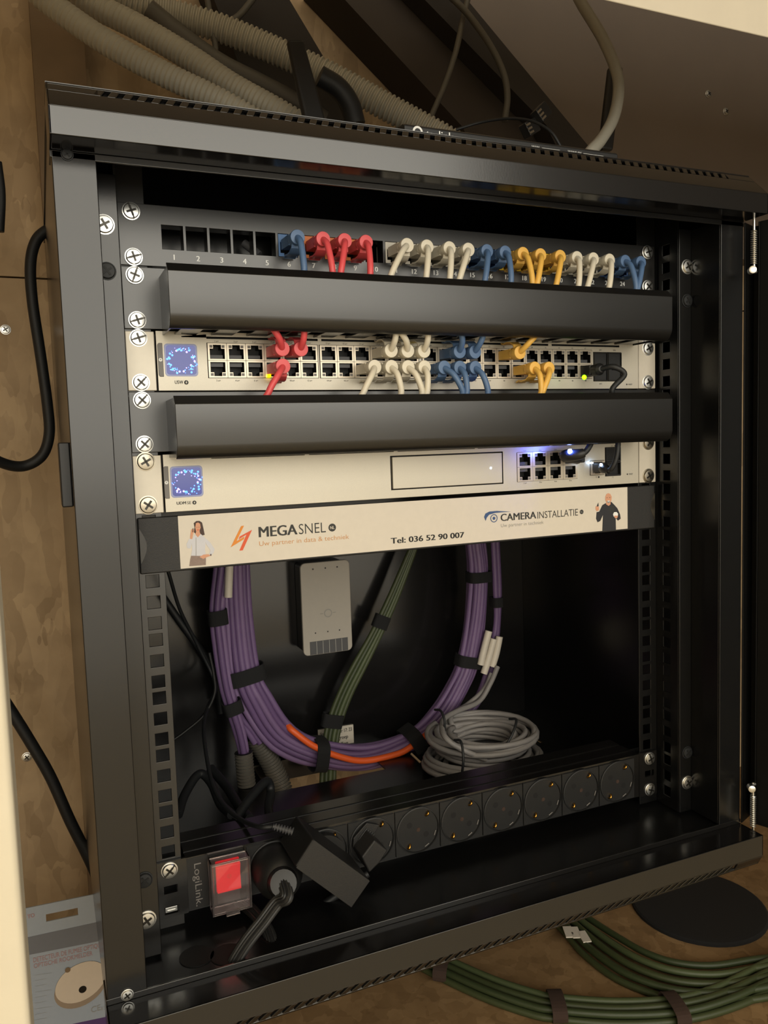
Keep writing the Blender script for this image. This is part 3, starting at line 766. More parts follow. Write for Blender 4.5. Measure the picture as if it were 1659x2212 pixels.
mb.xz([c8(p) for p in ((633, 236), (624, 212), (632, 192), (655, 180), (700, 176), (785, 181), (735, 184), (690, 188), (655, 198), (640, 216))], y1, y1 - .0001)
c = c8((683, 220)); ring(mb, c[0], c[1], 0.0029, 0.0036, y1 - .0001, 26); disc(mb, c[0], c[1], 0.0014, y1 - .0001, 18)
mb.build('eye_logo', INKB, lb)
# printed woman on the phone
def wm(p, sc=3.19): q = at(340 + p[0] / sc, 1080 + p[1] / sc, 1, y1); return (q.x, q.z)
def layer(mb, pts, d, mi, fn): mb.xz([fn(p) for p in pts], y1 - d, y1 - d - .00004, mi)
mb = MB()
layer(mb, [(250, 160), (268, 145), (290, 144), (308, 156), (316, 190), (326, 240), (310, 244), (296, 235), (262, 232), (250, 220), (256, 190)], 0.0, 1, wm)
layer(mb, [(262, 232), (296, 232), (330, 262), (332, 300), (328, 340), (334, 386), (232, 384), (240, 340), (236, 300), (228, 335), (206, 332), (200, 305), (218, 268), (240, 268)], .00005, 2, wm)
layer(mb, [(322, 262), (344, 274), (366, 296), (394, 338), (388, 362), (370, 382), (356, 374), (366, 348), (338, 308)], .00009, 2, wm)
layer(mb, [(266, 160), (280, 155), (294, 164), (298, 190), (290, 212), (278, 222), (266, 214), (260, 190)], .00010, 0, wm)
layer(mb, [(268, 212), (290, 212), (296, 238), (278, 258), (262, 238)], .00009, 0, wm)
layer(mb, [(226, 250), (232, 206), (244, 196), (254, 210), (246, 236), (240, 270), (226, 268)], .00010, 0, wm)
layer(mb, [(290, 392), (318, 376), (352, 374), (368, 384), (340, 394), (316, 406)], .00012, 0, wm)
layer(mb, [(232, 384), (334, 386), (334, 448), (220, 456), (226, 410)], .00008, 3, wm)
layer(mb, [(364, 372), (372, 372), (372, 384), (364, 384)], .00014, 1, wm)
layer(mb, [(243, 196), (248, 194), (246, 222), (240, 222)], .00014, 1, wm)
layer(mb, [(270, 188), (275, 187), (275, 190), (270, 191)], .00014, 1, wm); layer(mb, [(284, 186), (289, 186), (289, 189), (284, 189)], .00014, 1, wm)
layer(mb, [(271, 205), (287, 203), (284, 209), (275, 210)], .00014, 4, wm)
layer(mb, [(264, 258), (267, 258), (268, 384), (264, 384)], .00013, 5, wm)
mb.build('printed_woman', [SKIN, HAIR, SHIRT, SKIRT, INKR, INKG], lb)
def mn(p): return c8(p)
mb = MB()
layer(mb, [(1346, 132), (1384, 122), (1402, 140), (1420, 160), (1436, 196), (1440, 222), (1424, 234), (1410, 218), (1412, 290), (1330, 296), (1334, 200), (1318, 236), (1302, 244), (1293, 222), (1296, 184), (1312, 180), (1318, 168), (1330, 142)], 0.0, 0, mn)
layer(mb, [(1348, 92), (1354, 76), (1366, 70), (1378, 75), (1386, 92), (1384, 112), (1378, 128), (1366, 134), (1354, 126), (1348, 110)], .00006, 1, mn)
layer(mb, [(1358, 118), (1376, 118), (1380, 136), (1368, 146), (1352, 136)], .00005, 1, mn)
layer(mb, [(1290, 150), (1300, 146), (1310, 152), (1310, 172), (1296, 178), (1290, 166)], .00006, 1, mn)
layer(mb, [(1296, 150), (1306, 126), (1308, 148)], .00010, 0, mn)
layer(mb, [(1394, 196), (1400, 184), (1414, 182), (1424, 192), (1422, 208), (1398, 210)], .00008, 2, mn)
layer(mb, [(1400, 204), (1424, 204), (1418, 220), (1404, 218)], .00010, 1, mn)
layer(mb, [(1372, 150), (1404, 144), (1402, 184), (1372, 186)], .00005, 3, mn)
layer(mb, [(1355, 96), (1361, 95), (1361, 98), (1355, 99)], .0001, 3, mn); layer(mb, [(1371, 95), (1377, 95), (1377, 98), (1371, 98)], .0001, 3, mn)
layer(mb, [(1357, 117), (1377, 116), (1374, 126), (1366, 131), (1359, 126)], .0001, 4, mn)
layer(mb, [(1360, 115), (1375, 114), (1372, 119), (1364, 120)], .00013, 2, mn)
mb.build('printed_man', [JACK, SKIN, INKW, INKD, INKG], lb)

# ================================================================ power strip
ps = thing('power_strip', 'black rack power strip with nine sockets and a lit red switch', 'power strip', (0, 0.02, -0.5330))
zp0, zp1 = -0.4895, -0.5325
SX = [-0.1515 + 0.0429 * k for k in range(9)]; SZp = -0.5110
mb = MB()
prof = [(0, zp1), (0, zp0), (0.009, zp0), (0.009, zp0 - .0012), (0.012, zp0 - .0012), (0.012, zp0), (0.026, zp0), (0.026, zp0 - .0012), (0.029, zp0 - .0012), (0.029, zp0), (0.044, zp0), (0.044, zp1)]
mb.prism(prof, lambda p, t: (t, p[0], p[1]), -0.2195, 0.2195)
mb.build('housing', BLK, ps)
for s_ in (-1, 1):
    mb = MB(); xa, xb = sorted((s_ * 0.2196, s_ * 0.2413))
    hl = [(s_ * 0.2322 - .0055, s_ * 0.2322 + .0055, -0.5141, -0.5079)]
    if s_ < 0: hl.append((-0.2377, -0.2262, -0.5306, -0.5244))
    mb.plate(xa, xb, zp1 - .0006, zp0 + .0006, -0.0006, 0.0016, hl); mb.build('ear', BLK, ps)
    mb = MB(); mb.box(xa + .003, xb - .003, 0.0165, 0.0175, -0.5311, -0.4911); mb.build('ear_backing', VOID, ps)
screw(SCR[1], -0.2322, -0.0008, -0.4955, ps); screw(SCR[3], 0.2322, -0.0008, -0.4958, ps); screw(SCR[2], 0.2322, -0.0008, -0.5275, ps)
mb = MB(); mb.box(-0.2368, -0.2276, 0.0002, 0.0016, -0.5295, -0.5255); mb.box(-0.2355, -0.2290, -0.0002, 0.0012, -0.5285, -0.5275); mb.build('cage_nut', CHR, ps, 0.0003)
def socket(x):
    mb = MB()
    w = 0.0209
    mb.box(x - w, x + w, -0.0012, 0, zp1 + .0012, zp0 - .0022)
    # recessed round well (rim ring + inner cup)
    mb.lathe([(0.0200, 0.0012), (0.0203, 0.0022), (0.0194, 0.0024), (0.0190, 0.0006), (0.0002, 0.0005)], (x, 0, SZp), (0, -1, 0), 36, 1, cap=False)
    a0 = math.radians(35)
    so = mb.build('socket', [PLB, PLB], ps, 0.0, False)
    mb = MB()
    for sg in (-1, 1):
        dx, dz = math.sin(a0) * 0.0172 * sg, math.cos(a0) * 0.0172 * sg
        q = [(x + dx * t, -0.0016 - h, SZp + dz * t) for t, h in ((1.02, 0), (0.98, 0.0016), (0.88, 0.0014), (0.80, 0.0))]
        mb.tube(spline(q, 4), 0.0010, 8)
    mb.build('earth_clip', BRS, so, smooth=True)
    mb = MB(); disc(mb, x + 0.0005, SZp, 0.0019, -0.0014, 14, 0)
    ca, sa = math.cos(a0), -math.sin(a0)
    for sg in (-1, 1): disc(mb, x + sg * 0.0095 * ca, SZp + sg * 0.0095 * sa, 0.0026, -0.0014, 16, 1)
    mb.build('pin_hole', [STRAPB, VOID], so)
    mb = MB()
    for ang in (-20, -62):
        t = math.radians(ang); ux, uz = math.cos(t), math.sin(t); rr = 0.0172
        mb.tube([(x + ux * rr - uz * .0022, -0.0019, SZp + uz * rr + ux * .0022), (x + ux * rr + uz * .0022, -0.0019, SZp + uz * rr - ux * .0022)], 0.0004, 6)
    mb.build('guide_rib', GRY, so)
for x in SX: socket(x)
mb = MB(); put_text(mb, 'LogiLink.', -0.2135, -0.4955, 0.0052, -0.0004, width=0.0345, vertical=True, bold=-.002); mb.build('brand_lettering', GRY, ps)
mb = MB(); mb.box(-0.2190, -0.2030, -0.0003, 0, zp1 + .001, zp0 - .001); mb.build('end_cap', PLB, ps)
# lit rocker switch under a clear cover
mb = MB(); mb.box(-0.2020, -0.1745, -0.0035, 0, -0.5310, -0.4930); rk = mb.build('switch', PLB, ps, 0.0006)
mb = MB(); x0, x1 = -0.1980, -0.1795
mb.prism([(-0.0035, -0.4965), (-0.0095, -0.4985), (-0.0070, -0.5070), (-0.0085, -0.5195), (-0.0035, -0.5205)], lambda p, t: (t, p[0], p[1]), x0, x1)
ro = mb.build('rocker', REDL, rk, 0.0005)
mb = MB(); ring(mb, -0.1888, -0.5065, 0.0011, 0.0015, -0.0100, 16); mb.build('rocker_mark', INKR, ro)
mb = MB(); mb.box(-0.1975, -0.1800, -0.0045, -0.0035, -0.5300, -0.5208); mb.build('rocker_base', PGRY, rk)
mb = MB(); a, b, c_, d_ = -0.2035, -0.1730, -0.5335, -0.4925
mb.plate(a, b, c_, d_, -0.0150, -0.0136, [(a + .0015, b - .0015, c_ + .0015, d_ - .0015)])
for (p0, p1, q0, q1) in ((a, a + .0013, c_, d_), (b - .0013, b, c_, d_), (a, b, c_, c_ + .0013), (a, b, d_ - .0013, d_)): mb.box(p0, p1, -0.0136, -0.0035, q0, q1)
mb.box(a + .0015, b - .0015, -0.0146, -0.0140, c_ + .0015, d_ - .0015)
mb.box(-0.1935, -0.1830, -0.0165, -0.0150, c_ - .0015, c_ + .0022)
mb.build('switch_cover', CLEAR, rk, 0.0002)

# round plug with thick braided lead
pl = thing('power_plug', 'round black power plug with thick braided lead beside the red switch', 'plug', (SX[0], -0.02, SZp - 0.02))
mb = MB(); mb.lathe([(0.0186, 0.0016), (0.0188, 0.012), (0.0182, 0.022), (0.0150, 0.029), (0.0085, 0.033), (.0003, 0.0335)], (SX[0], 0, SZp), (0, -1, 0), 36)
b_end = at(612, 1908, 1, -0.050)
bd = mb.build('plug_body', PLB, pl, smooth=True)
mb = MB(); s0 = Vector((SX[0] + .001, -0.020, SZp - .004))
mb.tube([s0, s0.lerp(b_end, .5), b_end], 0.0105, 20, rfun=lambda i, n: (0.014, 0.0112, 0.0098)[i]); mb.lathe([(0.0098, 0), (0.0104, 0.001), (0.0098, 0.0032), (0.006, 0.0036)], b_end, b_end - s0, 20)
mb.build('cable_sleeve', PLB, pl, smooth=True)
path = [b_end + Vector((0, .004, 0.002)), b_end + Vector((0.0, -0.008, -0.006))] + [at(u, v, 1, y) for u, v, y in ((600, 1948, -0.0545), (568, 1990, -0.0555), (535, 2032, -0.056), (512, 2068, -0.056), (500, 2092, -0.0555))]
mb = MB(); mb.tube(spline(path, 8), 0.0052, 32, flute=0.13); mb.build('cable', PLB, pl, smooth=True)
lead = MB(); lead.tube(pxpath([(515, 1945, 0.012), (545, 1968, -0.012), (575, 2005, -0.032), (590, 2045, -0.046), (597, 2078, -0.054)], 0), 0.0048, 32, flute=0.13)
tag(lead.build('power_lead', PLB, None, smooth=True), 'dark braided power lead hanging behind the round plug', 'cable')
# wall-wart adapter, turned in its socket
ad = thing('power_adapter', 'blocky black power adapter turned askew on the power strip', 'power adapter', (SX[1], -0.03, SZp - .02))
F = [at(u, v, 1, -0.050) for u, v in ((637, 1874), (677, 1812), (801, 1903), (760, 1962))]
Bk = [Vector((f.x, -0.0055, f.z)) for f in F]
mb = MB(); mb.hexa([tuple(p) for p in (Bk + F)]); mb.build('adapter_body', PLB, ad, 0.002)
cx = sum(f.x for f in F) / 4; cz = sum(f.z for f in F) / 4
ins = [Vector((f.x + (cx - f.x) * .03, -0.0504, f.z + (cz - f.z) * .03)) for f in F]
mb = MB(); mb.hexa([tuple(Vector((p.x, -0.0500, p.z))) for p in ins] + [tuple(p) for p in ins]); mb.build('front_face', TEXB, ad, 0.0004)
mb = MB(); mb.cyl((SX[1] - .002, -0.0030, SZp), (0, -1, 0), 0.0182, 0.006, 30); mb.build('plug_base', PLB, ad)
e0 = at(636, 1798, 1, -0.016); e1 = at(590, 1785, 1, -0.008)
mb = MB(); n = 60; dv = (e1 - e0)
pts = [e0 + dv * (k / n) for k in range(n + 1)]
mb.tube(pts, 0.003, 12, rfun=lambda i, N: 0.0036 * (1 - .25 * i / N) * (1 if (i // 4) % 2 else .62)); mb.build('strain_relief', PGRY, ad, smooth=True)
mb = MB(); mb.tube(pxpath([(591, 1785.3, -0.008), (560, 1786, 0.0), (520, 1770, 0.04), (480, 1735, 0.08), (455, 1680, 0.12), (440, 1580, 0.18), (448, 1530, .22), (465, 1480, 0.24), (430, 1400, 0.24), (390, 1320, .22), (365, 1240, .2), (350, 1190, .2)], 0), 0.0019, 10); mb.build('cable', RUB, ad, smooth=True)
# flat angled plug
fp = thing('flat_plug', 'flat dark grey ribbed plug in the third socket from the left', 'plug', (SX[2], -0.01, SZp - .02))
def cq(p, y): return at(520 + p[0] / 4.366, 1740 + p[1] / 4.366, 1, y)
mb = MB(); A = [cq(p, -0.0045) for p in ((1065, 310), (1190, 165), (1310, 185), (1130, 490), (1100, 470), (1060, 400))]
mb.xz([(p.x, p.z) for p in A], -0.0045, -0.0022); rb = mb.build('ribbed_grip', TEXB, fp, 0.0006)
mb = MB()
for k in range(5):
    a, b = cq((1110 + k * 18, 330 + k * 12), -0.005), cq((1190 + k * 18, 215 + k * 12), -0.005)
    mb.tube([a, b], 0.0005, 6)
mb.build('rib', PLB, rb)
mb = MB(); A = [cq(p, -0.024) for p in ((1140, 490), (1265, 325), (1390, 425), (1310, 545), (1215, 640))]
mb.xz([(p.x, p.z) for p in A], -0.024, -0.0022); mb.build('plug_body', TEXB, fp, 0.0015)
s1 = cq((860, 880), -0.014); s2 = cq((720, 980), -0.01); s3 = cq((600, 1080), 0.0)
mb = MB(); mb.tube(spline([cq((1200, 640), -0.016), s1, s2, s3], 8), 0.003, 12); mb.build('cable', RUB, fp, smooth=True)

# ================================================================ patch cords
def plug_mesh(mt, down):
    mb = MB(); sg = -1 if down else 1
    mb.hexa([(-.0055, 0, -.0038), (.0055, 0, -.0038), (.0055, 0, .0036), (-.0055, 0, .0036),
             (-.0044, -.0165, -.0040), (.0044, -.0165, -.0040), (.0044, -.0165, .0040), (-.0044, -.0165, .0040)])
    mb.lathe([(0.0042, 0.0150), (0.0052, 0.0155), (0.0052, 0.0178), (0.0046, 0.0182), (0.0054, 0.0187), (0.0057, 0.0247), (0.0054, 0.0255), (0.0030, 0.0257), (0.0001, 0.0257)], (0, 0, 0), (0, -1, 0), 22)
    path = [(-0.0215, 0.0035), (-0.0205, 0.0068), (-0.0165, 0.0092), (-0.0110, 0.0098), (-0.0060, 0.0090), (-0.0022, 0.0102)]
    hw = 0.0036; t = 0.0011
    P = [Vector((0, y, sg * z)) for y, z in path]
    prev = None
    for i, p in enumerate(P):
        d = (P[min(i + 1, len(P) - 1)] - P[max(i - 1, 0)]).normalized(); nrm = Vector((0, -d.z, d.y))
        w_ = hw * (1 + .25 * min(i, 3) / 3)
        q = mb.vs([(-w_, p.y + nrm.y * t / 2, p.z + nrm.z * t / 2), (w_, p.y + nrm.y * t / 2, p.z + nrm.z * t / 2), (w_, p.y - nrm.y * t / 2, p.z - nrm.z * t / 2), (-w_, p.y - nrm.y * t / 2, p.z - nrm.z * t / 2)])
        if prev is not None:
            for k in range(4): mb.face((prev + k, prev + (k + 1) % 4, q + (k + 1) % 4, q + k))
        prev = q
    me = mb.mesh('plug', [mt])
    import bmesh
    bm = bmesh.new(); bm.from_mesh(me); bmesh.ops.recalc_face_normals(bm, faces=bm.faces); bm.to_mesh(me); bm.free()
    me.polygons.foreach_set('use_smooth', [True] * len(me.polygons)); me.set_sharp_from_angle(angle=0.6)
    return me
PM = {(c, d): plug_mesh(CB[c], d) for c in ('red', 'white', 'blue', 'yellow') for d in (True, False)}
pend = {6: (657, 582), 7: (718, 584), 8: (737, 585), 9: (800, 589), 11: (846, 591), 12: (921, 596), 13: (972, 598), 14: (994, 599), 15: (1048, 603), 16: (1104, 606),
        17: (1150, 610), 18: (1161, 610), 19: (1202, 613), 20: (1250, 616), 21: (1270, 617), 22: (1316, 620), 23: (1374, 622), 24: (1378, 622)}
# (row, plug px, px where it leaves)
sws = {'red': [(0, 597, 768, 586, 704), (0, 638, 768, 657, 706), (1, 603, 795, 581, 846)],
       'white': [(0, 829, 768, 855, 714), (0, 865, 768, 863, 714), (0, 899, 770, 924, 717), (1, 796, 797, 786, 846), (1, 831, 797, 867, 846), (1, 866, 797, 912, 846), (1, 899, 797, 923, 846)],
       'blue': [(0, 1004, 771, 996, 720), (0, 1039, 771, 1044, 720), (1, 974, 797, 999, 845), (1, 1006, 797, 1009, 845), (1, 1039, 797, 1054, 845)],
       'yellow': [(0, 1134, 769, 1156, 724), (1, 1139, 798, 1169, 845), (1, 1167, 798, 1173, 845)]}
CR = 0.00245; used = set()
cnt = {k: 0 for k in sws}
for i in sorted(pcol):
    c = pcol[i]
    row, u, v, eu, ev = sws[c][cnt[c]]; cnt[c] += 1
    x = PX[i - 1]; zc = -0.0225
    cord = thing('network_cable', '%s patch cord plugged into patch panel port %d' % (c, i), 'patch cord', (x, -0.01, zc - 0.01), 'patch cords')
    o = obj('plug', PM[(c, True)], cord); o.location = (x, -0.0004, zc)
    e = at(*pend[i], 1, -0.0385)
    p0 = Vector((x, -0.0225, zc)); p1 = Vector((x + (e.x - x) * .10, -0.0276, zc - 0.0016))
    hook = Vector((x + (e.x - x) * .42, -0.0335, zc - 0.0075))
    enter = [p0, p1, hook, e, Vector((e.x + (e.x - x) * .15, -0.033, -0.062))]
    sx = min((q for q in SXC if (q, row) not in used), key=lambda q: abs(q - at(u, v, 1, -0.026).x)); used.add((sx, row)); sz = SZ[row]
    o = obj('plug', PM[(c, row == 1)], cord); o.location = (sx, -0.0018, sz)
    x2 = at(eu, ev, 1, -0.036)
    s0, s1 = Vector((sx, -0.0240, sz)), Vector((sx + (x2.x - sx) * .10, -0.0286, sz + (0.0018 if row == 0 else -0.0018)))
    s2 = Vector((sx + (x2.x - sx) * .45, -0.0345, sz + (0.0072 if row == 0 else -0.0072)))
    if row == 0:
        lane = -0.068 - 0.0025 * (i % 5); yl_ = -0.014 - 0.004 * (i % 4)
        mid = [Vector((enter[-1].x * .7 + x2.x * .3, yl_, lane - .004)), Vector((enter[-1].x * .3 + x2.x * .7, yl_, lane - .006)), Vector((x2.x, -0.030, -0.085))]
        mb = MB(); mb.tube(spline(enter + mid + [x2, s2, s1, s0], 7), CR, 12); mb.build('cable', CB[c], cord, smooth=True)
    else:
        mb = MB(); mb.tube(spline(enter + [Vector((min(enter[-1].x + .012, .204), -0.02, -0.078)), Vector((min(enter[-1].x + .03, .207), -0.018, -0.082))], 7), CR, 12); mb.build('cable', CB[c], cord, smooth=True)
        mb = MB(); mb.tube(spline([s0, s1, s2, x2, Vector((x2.x + (x2.x - sx) * .2, -0.032, -0.150)), Vector((x2.x + .04, -0.02, -0.162))], 7), CR, 12); mb.build('cable', CB[c], cord, smooth=True)
def black_plug(th, pts_body, r0, r1):
    mb = MB(); mb.tube(spline(pts_body, 5), r0, 16, rfun=lambda i, n: r0 + (r1 - r0) * i / n); mb.build('plug', PLB, th, smooth=True)
bc = thing('network_cable', 'black patch cord in the last lower switch port, glowing green', 'patch cord', (SXC[23], -0.01, -0.125), 'patch cords')
a = Vector((SXC[23], -0.0018, SZ[1]))
mb = MB(); mb.hexa([(a.x - .006, a.y, a.z - .005), (a.x + .006, a.y, a.z - .005), (a.x + .006, a.y, a.z + .005), (a.x - .006, a.y, a.z + .005), (a.x - .005, -.014, a.z - .0045), (a.x + .005, -.014, a.z - .0045), (a.x + .005, -.014, a.z + .0045), (a.x - .005, -.014, a.z + .0045)])
mb.lathe([(.0046, .012), (.0052, .015), (.0055, .022), (.0030, .025)], (a.x, 0, a.z), (0, -1, 0), 18)
bpl = mb.build('plug', PLB, bc, 0.0008)
p = at(1262, 815, 1, -0.0235); mb = MB(); mb.lathe([(.0022, 0), (.0019, .0008), (.0003, .0014)], (p.x, -0.0235, p.z), (-.3, -1, 0), 12); mb.build('green_light', LEDG, bpl, smooth=True)
e = at(1322, 842, 1, -0.036)
g0 = Vector((GX[3], -0.0016, GZ[0]))
mb = MB(); mb.tube(spline([a + Vector((0, -.022, 0)), a + Vector((.006, -.031, .001)), a + Vector((.014, -.036, -.006)), e, Vector((e.x + .006, -.032, -.150)), Vector((e.x - .015, -.02, -.165))], 8), CR, 12); mb.build('cable', RUB, bc, smooth=True)
# black boot plug in the gateway's upper row, cable up into the manager
bd2 = thing('network_cable', 'black patch cord with blue-white glow in the upper gateway port row', 'patch cord', (GX[3], -0.01, -0.205), 'patch cords')
mb = MB(); mb.box(g0.x - .0058, g0.x + .0058, -.016, -.0018, g0.z - .0046, g0.z + .0040); mb.build('plug', PLB, bd2, 0.001)
q1, q2, q3 = at(1222, 985, 1, -0.02), at(1248, 982, 1, -0.030), at(1262, 978, 1, -0.033)
mb = MB(); mb.tube(spline([Vector((g0.x, -.012, g0.z)), q1, q2, q3], 5), .005, 16, rfun=lambda i, n: .0058 - .0022 * (i / n) ** 2); mb.build('plug_boot', PLB, bd2, smooth=True)
q4 = at(1278, 950, 1, -0.033)
mb = MB(); mb.tube(spline([q2, q3, at(1272, 966, 1, -.034), q4, Vector((q4.x + .004, -.03, -.165)), Vector((q4.x + .0, -.02, -.155))], 6), .0026, 12); mb.build('cable', RUB, bd2, smooth=True)
bd3 = thing('network_cable', 'black patch cord curling up from the single gateway port at the right', 'patch cord', (0.172, -0.01, -0.213), 'patch cords')
w0 = Vector(((wan[0] + wan[1]) / 2, -.0016, (wan[2] + wan[3]) / 2))
mb = MB(); mb.box(w0.x - .0058, w0.x + .0058, -.012, -.0018, w0.z - .0042, w0.z + .0046); mb.build('plug', PLB, bd3, 0.001)
mb = MB(); mb.tube(spline([Vector((w0.x, -.010, w0.z)), at(1305, 1012, 1, -.020), at(1316, 1016, 1, -.026)], 6), .005, 16, rfun=lambda i, n: .0052 - .002 * (i / n)); mb.build('plug_boot', PLB, bd3, smooth=True)
q = at(1335, 955, 1, -.033)
mb = MB(); mb.tube(spline([at(1312, 1015, 1, -.024), at(1321, 1012, 1, -.030), at(1331, 990, 1, -.033), q, Vector((q.x, -.03, -.163)), Vector((q.x - .01, -.02, -.15))], 8), .0024, 12); mb.build('cable', RUB, bd3, smooth=True)

# ================================================================ inside the cabinet
wb = thing('wall_box', 'small white plastic box with grille on the cabinet back', 'plastic box', (0, 0.29, -0.42))
a, b = at(648, 1218, 1, 0.270), at(762, 1404, 1, 0.270)
mb = MB(); mb.xz(rrect(a.x, b.x, b.z, a.z, .006), 0.270, 0.2745); mb.build('cover', WBOX, wb, 0.0012)
mb = MB(); mb.xz(rrect(a.x + .002, b.x - .002, b.z + .002, a.z - .002, .005), 0.2745, 0.2995); mb.build('base', PLB, wb, 0.001)
w = b.x - a.x; hh = a.z - b.z
mb = MB(); mb.box(a.x + .13 * w, b.x - .1 * w, 0.2692, 0.270, b.z + .001, b.z + .15 * hh); gr = mb.build('grille', PGRY, wb)
mb = MB()
for k in range(5): mb.box(a.x + (.13 + .77 * (k + 1) / 6) * w - .0004, a.x + (.13 + .77 * (k + 1) / 6) * w + .0004, 0.2686, 0.2692, b.z + .001, b.z + .15 * hh)
mb.build('grille_bar', INKG, gr)
mb = MB()
for fx in (.25, .5, .74): disc(mb, a.x + fx * w, a.z - .07 * hh, .0010, .2698, 10); disc(mb, a.x + fx * w, b.z + .24 * hh, .0009, .2698, 10)
mb.build('small_hole', INKD, wb)
mb = MB(); ring(mb, a.x + .52 * w, a.z - .56 * hh, .0038, .0050, .2697, 24); mb.box(a.x + .36 * w, a.x + .42 * w, .2696, .270, a.z - .563 * hh, a.z - .557 * hh); mb.box(a.x + .62 * w, a.x + .68 * w, .2696, .270, a.z - .563 * hh, a.z - .557 * hh); mb.build('push_button', INKG, wb)

# purple cable bundle
def strap(parent, pts, w, mt=STRAP, r=None):
    pass
def offset_paths(center, offs):
    """center: list of (point, half width); offs: list of (lateral, depth)."""
    n = len(center); out = []
    for la, de in offs:
        q = []
        for i, (p, hw) in enumerate(center):
            t = (center[min(i + 1, n - 1)][0] - center[max(i - 1, 0)][0]); t = Vector((t.x, 0, t.z)).normalized()
            nr = Vector((t.z, 0, -t.x))
            q.append(p + nr * (la * hw) + Vector((0, de, 0)))
        out.append(q)
    return out
YB = 0.245
cl = [(512, 1160, 27), (510, 1215, 27), (515, 1330, 29), (530, 1455, 33), (555, 1517, 35), (607, 1590, 36), (688, 1628, 29), (790, 1637, 30), (894, 1600, 28), (952, 1548, 28), (995, 1475, 26), (1013, 1425, 27), (1028, 1340, 25), (1034, 1240, 24), (1028, 1172, 23), (1022, 1110, 23)]
sc_ = 0.00052
cen = [(at(u, v, 1, YB), w * sc_) for u, v, w in cl]
cp_s = spline([c[0] for c in cen], 6); hw_s = []
for i in range(len(cen) - 1):
    for k in range(6): hw_s.append(cen[i][1] + (cen[i + 1][1] - cen[i][1]) * k / 6)
hw_s.append(cen[-1][1])
center = list(zip(cp_s, hw_s))
pbd = thing('cable_bundle', 'purple network cables strapped into a hanging loop inside the rack', 'cable bundle', (0.03, 0.25, -0.54))
offs = [(-.8, 0), (-.48, -.0035), (-.16, -.005), (.16, -.005), (.5, -.003), (.82, 0.001), (-.66, .007), (-.3, .005), (.05, .006), (.36, .006), (.68, .007)]
wob = random.Random(3)
for k, q in enumerate(offset_paths(center, offs)):
    ph = wob.uniform(0, 6)
    q = [p + Vector((0, .0012 * math.sin(i * .35 + ph), 0.0008 * math.sin(i * .5 + ph))) for i, p in enumerate(q)]
    mb = MB(); mb.tube(q, 0.0037, 10); mb.build('cable', PUR[k % 3], pbd, smooth=True)
mb = MB(); mb.tube(pxpath([(622, 1568, .243), (634, 1580, .236), (678, 1612, .2315), (735, 1635, .2305), (789, 1643, .2305), (860, 1628, .2315), (892, 1610, .233), (915, 1592, .236), (940, 1568, .243)], 0), 0.0037, 10); mb.build('orange_cable', ORG, pbd, smooth=True)
# second, thinner group on the left that drops into the conduit
for k, (dx, dy) in enumerate(((-10, 0.003), (0, -.003), (10, .002))):
    mb = MB(); mb.tube(pxpath([(484 + dx, 1160), (478 + dx, 1225), (469 + dx, 1320), (476 + dx, 1400), (488 + dx * .9, 1480), (503 + dx * .8, 1535), (518 + dx * .7, 1585), (528 + dx * .5, 1635), (531 + dx * .4, 1680)], 0.238 + dy), 0.0036, 10); mb.build('cable', PUR[k], pbd, smooth=True)
for k, dx in enumerate((-5, 6)):
    mb = MB(); mb.tube(pxpath([(500 + dx, 1520), (516 + dx, 1552), (538 + dx, 1578), (556 + dx, 1605)], 0.25), 0.0036, 10); mb.build('cable', PUR[k], pbd, smooth=True)
# thin group on the right
for k, dx in enumerate((0, 8)):
    mb = MB(); mb.tube(pxpath([(1062 + dx, 1110), (1066 + dx, 1180), (1070 + dx, 1270), (1072 + dx * .5, 1340), (1062 + dx, 1400), (1050 + dx, 1455), (1034 + dx, 1500), (1012 + dx, 1535), (985, 1560)], 0.242), 0.0035, 10); mb.build('cable', PUR[k], pbd, smooth=True)
def strap_at(parent, u, v, ang, length, width, y, mt=STRAP, depth=0.02):
    """Flat hook-and-loop band across a bundle: centre pixel, direction across, size in metres."""
    c = at(u, v, 1, y); t = math.radians(ang)
    ax = Vector((math.cos(t), 0, math.sin(t))); bx = Vector((-math.sin(t), 0, math.cos(t)))
    mb = MB(); n = 14; l = length / 2
    o_, i_ = [], []
    for k in range(n * 2):
        a_ = 2 * math.pi * k / (n * 2)
        ca, sa = math.cos(a_), math.sin(a_)
        f = lambda z, q: math.copysign(abs(z) ** .6, z) * q
        o_.append((f(ca, l), f(sa, depth))); i_.append((f(ca, l - .0012), f(sa, depth - .0012)))
    N = len(o_)
    def pt(q, s): return c + ax * q[0] + Vector((0, q[1], 0)) + bx * s
    A = mb.vs([pt(q, -width / 2) for q in o_]); B = mb.vs([pt(q, width / 2) for q in o_]); C = mb.vs([pt(q, -width / 2) for q in i_]); D = mb.vs([pt(q, width / 2) for q in i_])
    for k in range(N):
        k2 = (k + 1) % N
        mb.face((A + k, A + k2, B + k2, B + k)); mb.face((C + k2, C + k, D + k, D + k2)); mb.face((A + k2, A + k, C + k, C + k2)); mb.face((B + k, B + k2, D + k2, D + k))
    return mb.build('strap', mt, parent)
strap_at(pbd, 532, 1457, 10, 0.042, 0.017, YB + .001, depth=.0125)
strap_at(pbd, 470, 1333, 4, 0.021, 0.016, 0.238, depth=.0095)
strap_at(pbd, 503, 1527, 14, 0.021, 0.014, 0.238, depth=.0095)
strap_at(pbd, 686, 1628, 80, 0.037, 0.015, YB + .001, depth=.0215)
strap_at(pbd, 893, 1600, 118, 0.036, 0.017, YB + .001, depth=.0215)
strap_at(pbd, 1012, 1428, -14, 0.034, 0.014, YB + .001, depth=.0125)
strap_at(pbd, 1034, 1245, 0, 0.031, 0.013, YB + .001, depth=.0125)
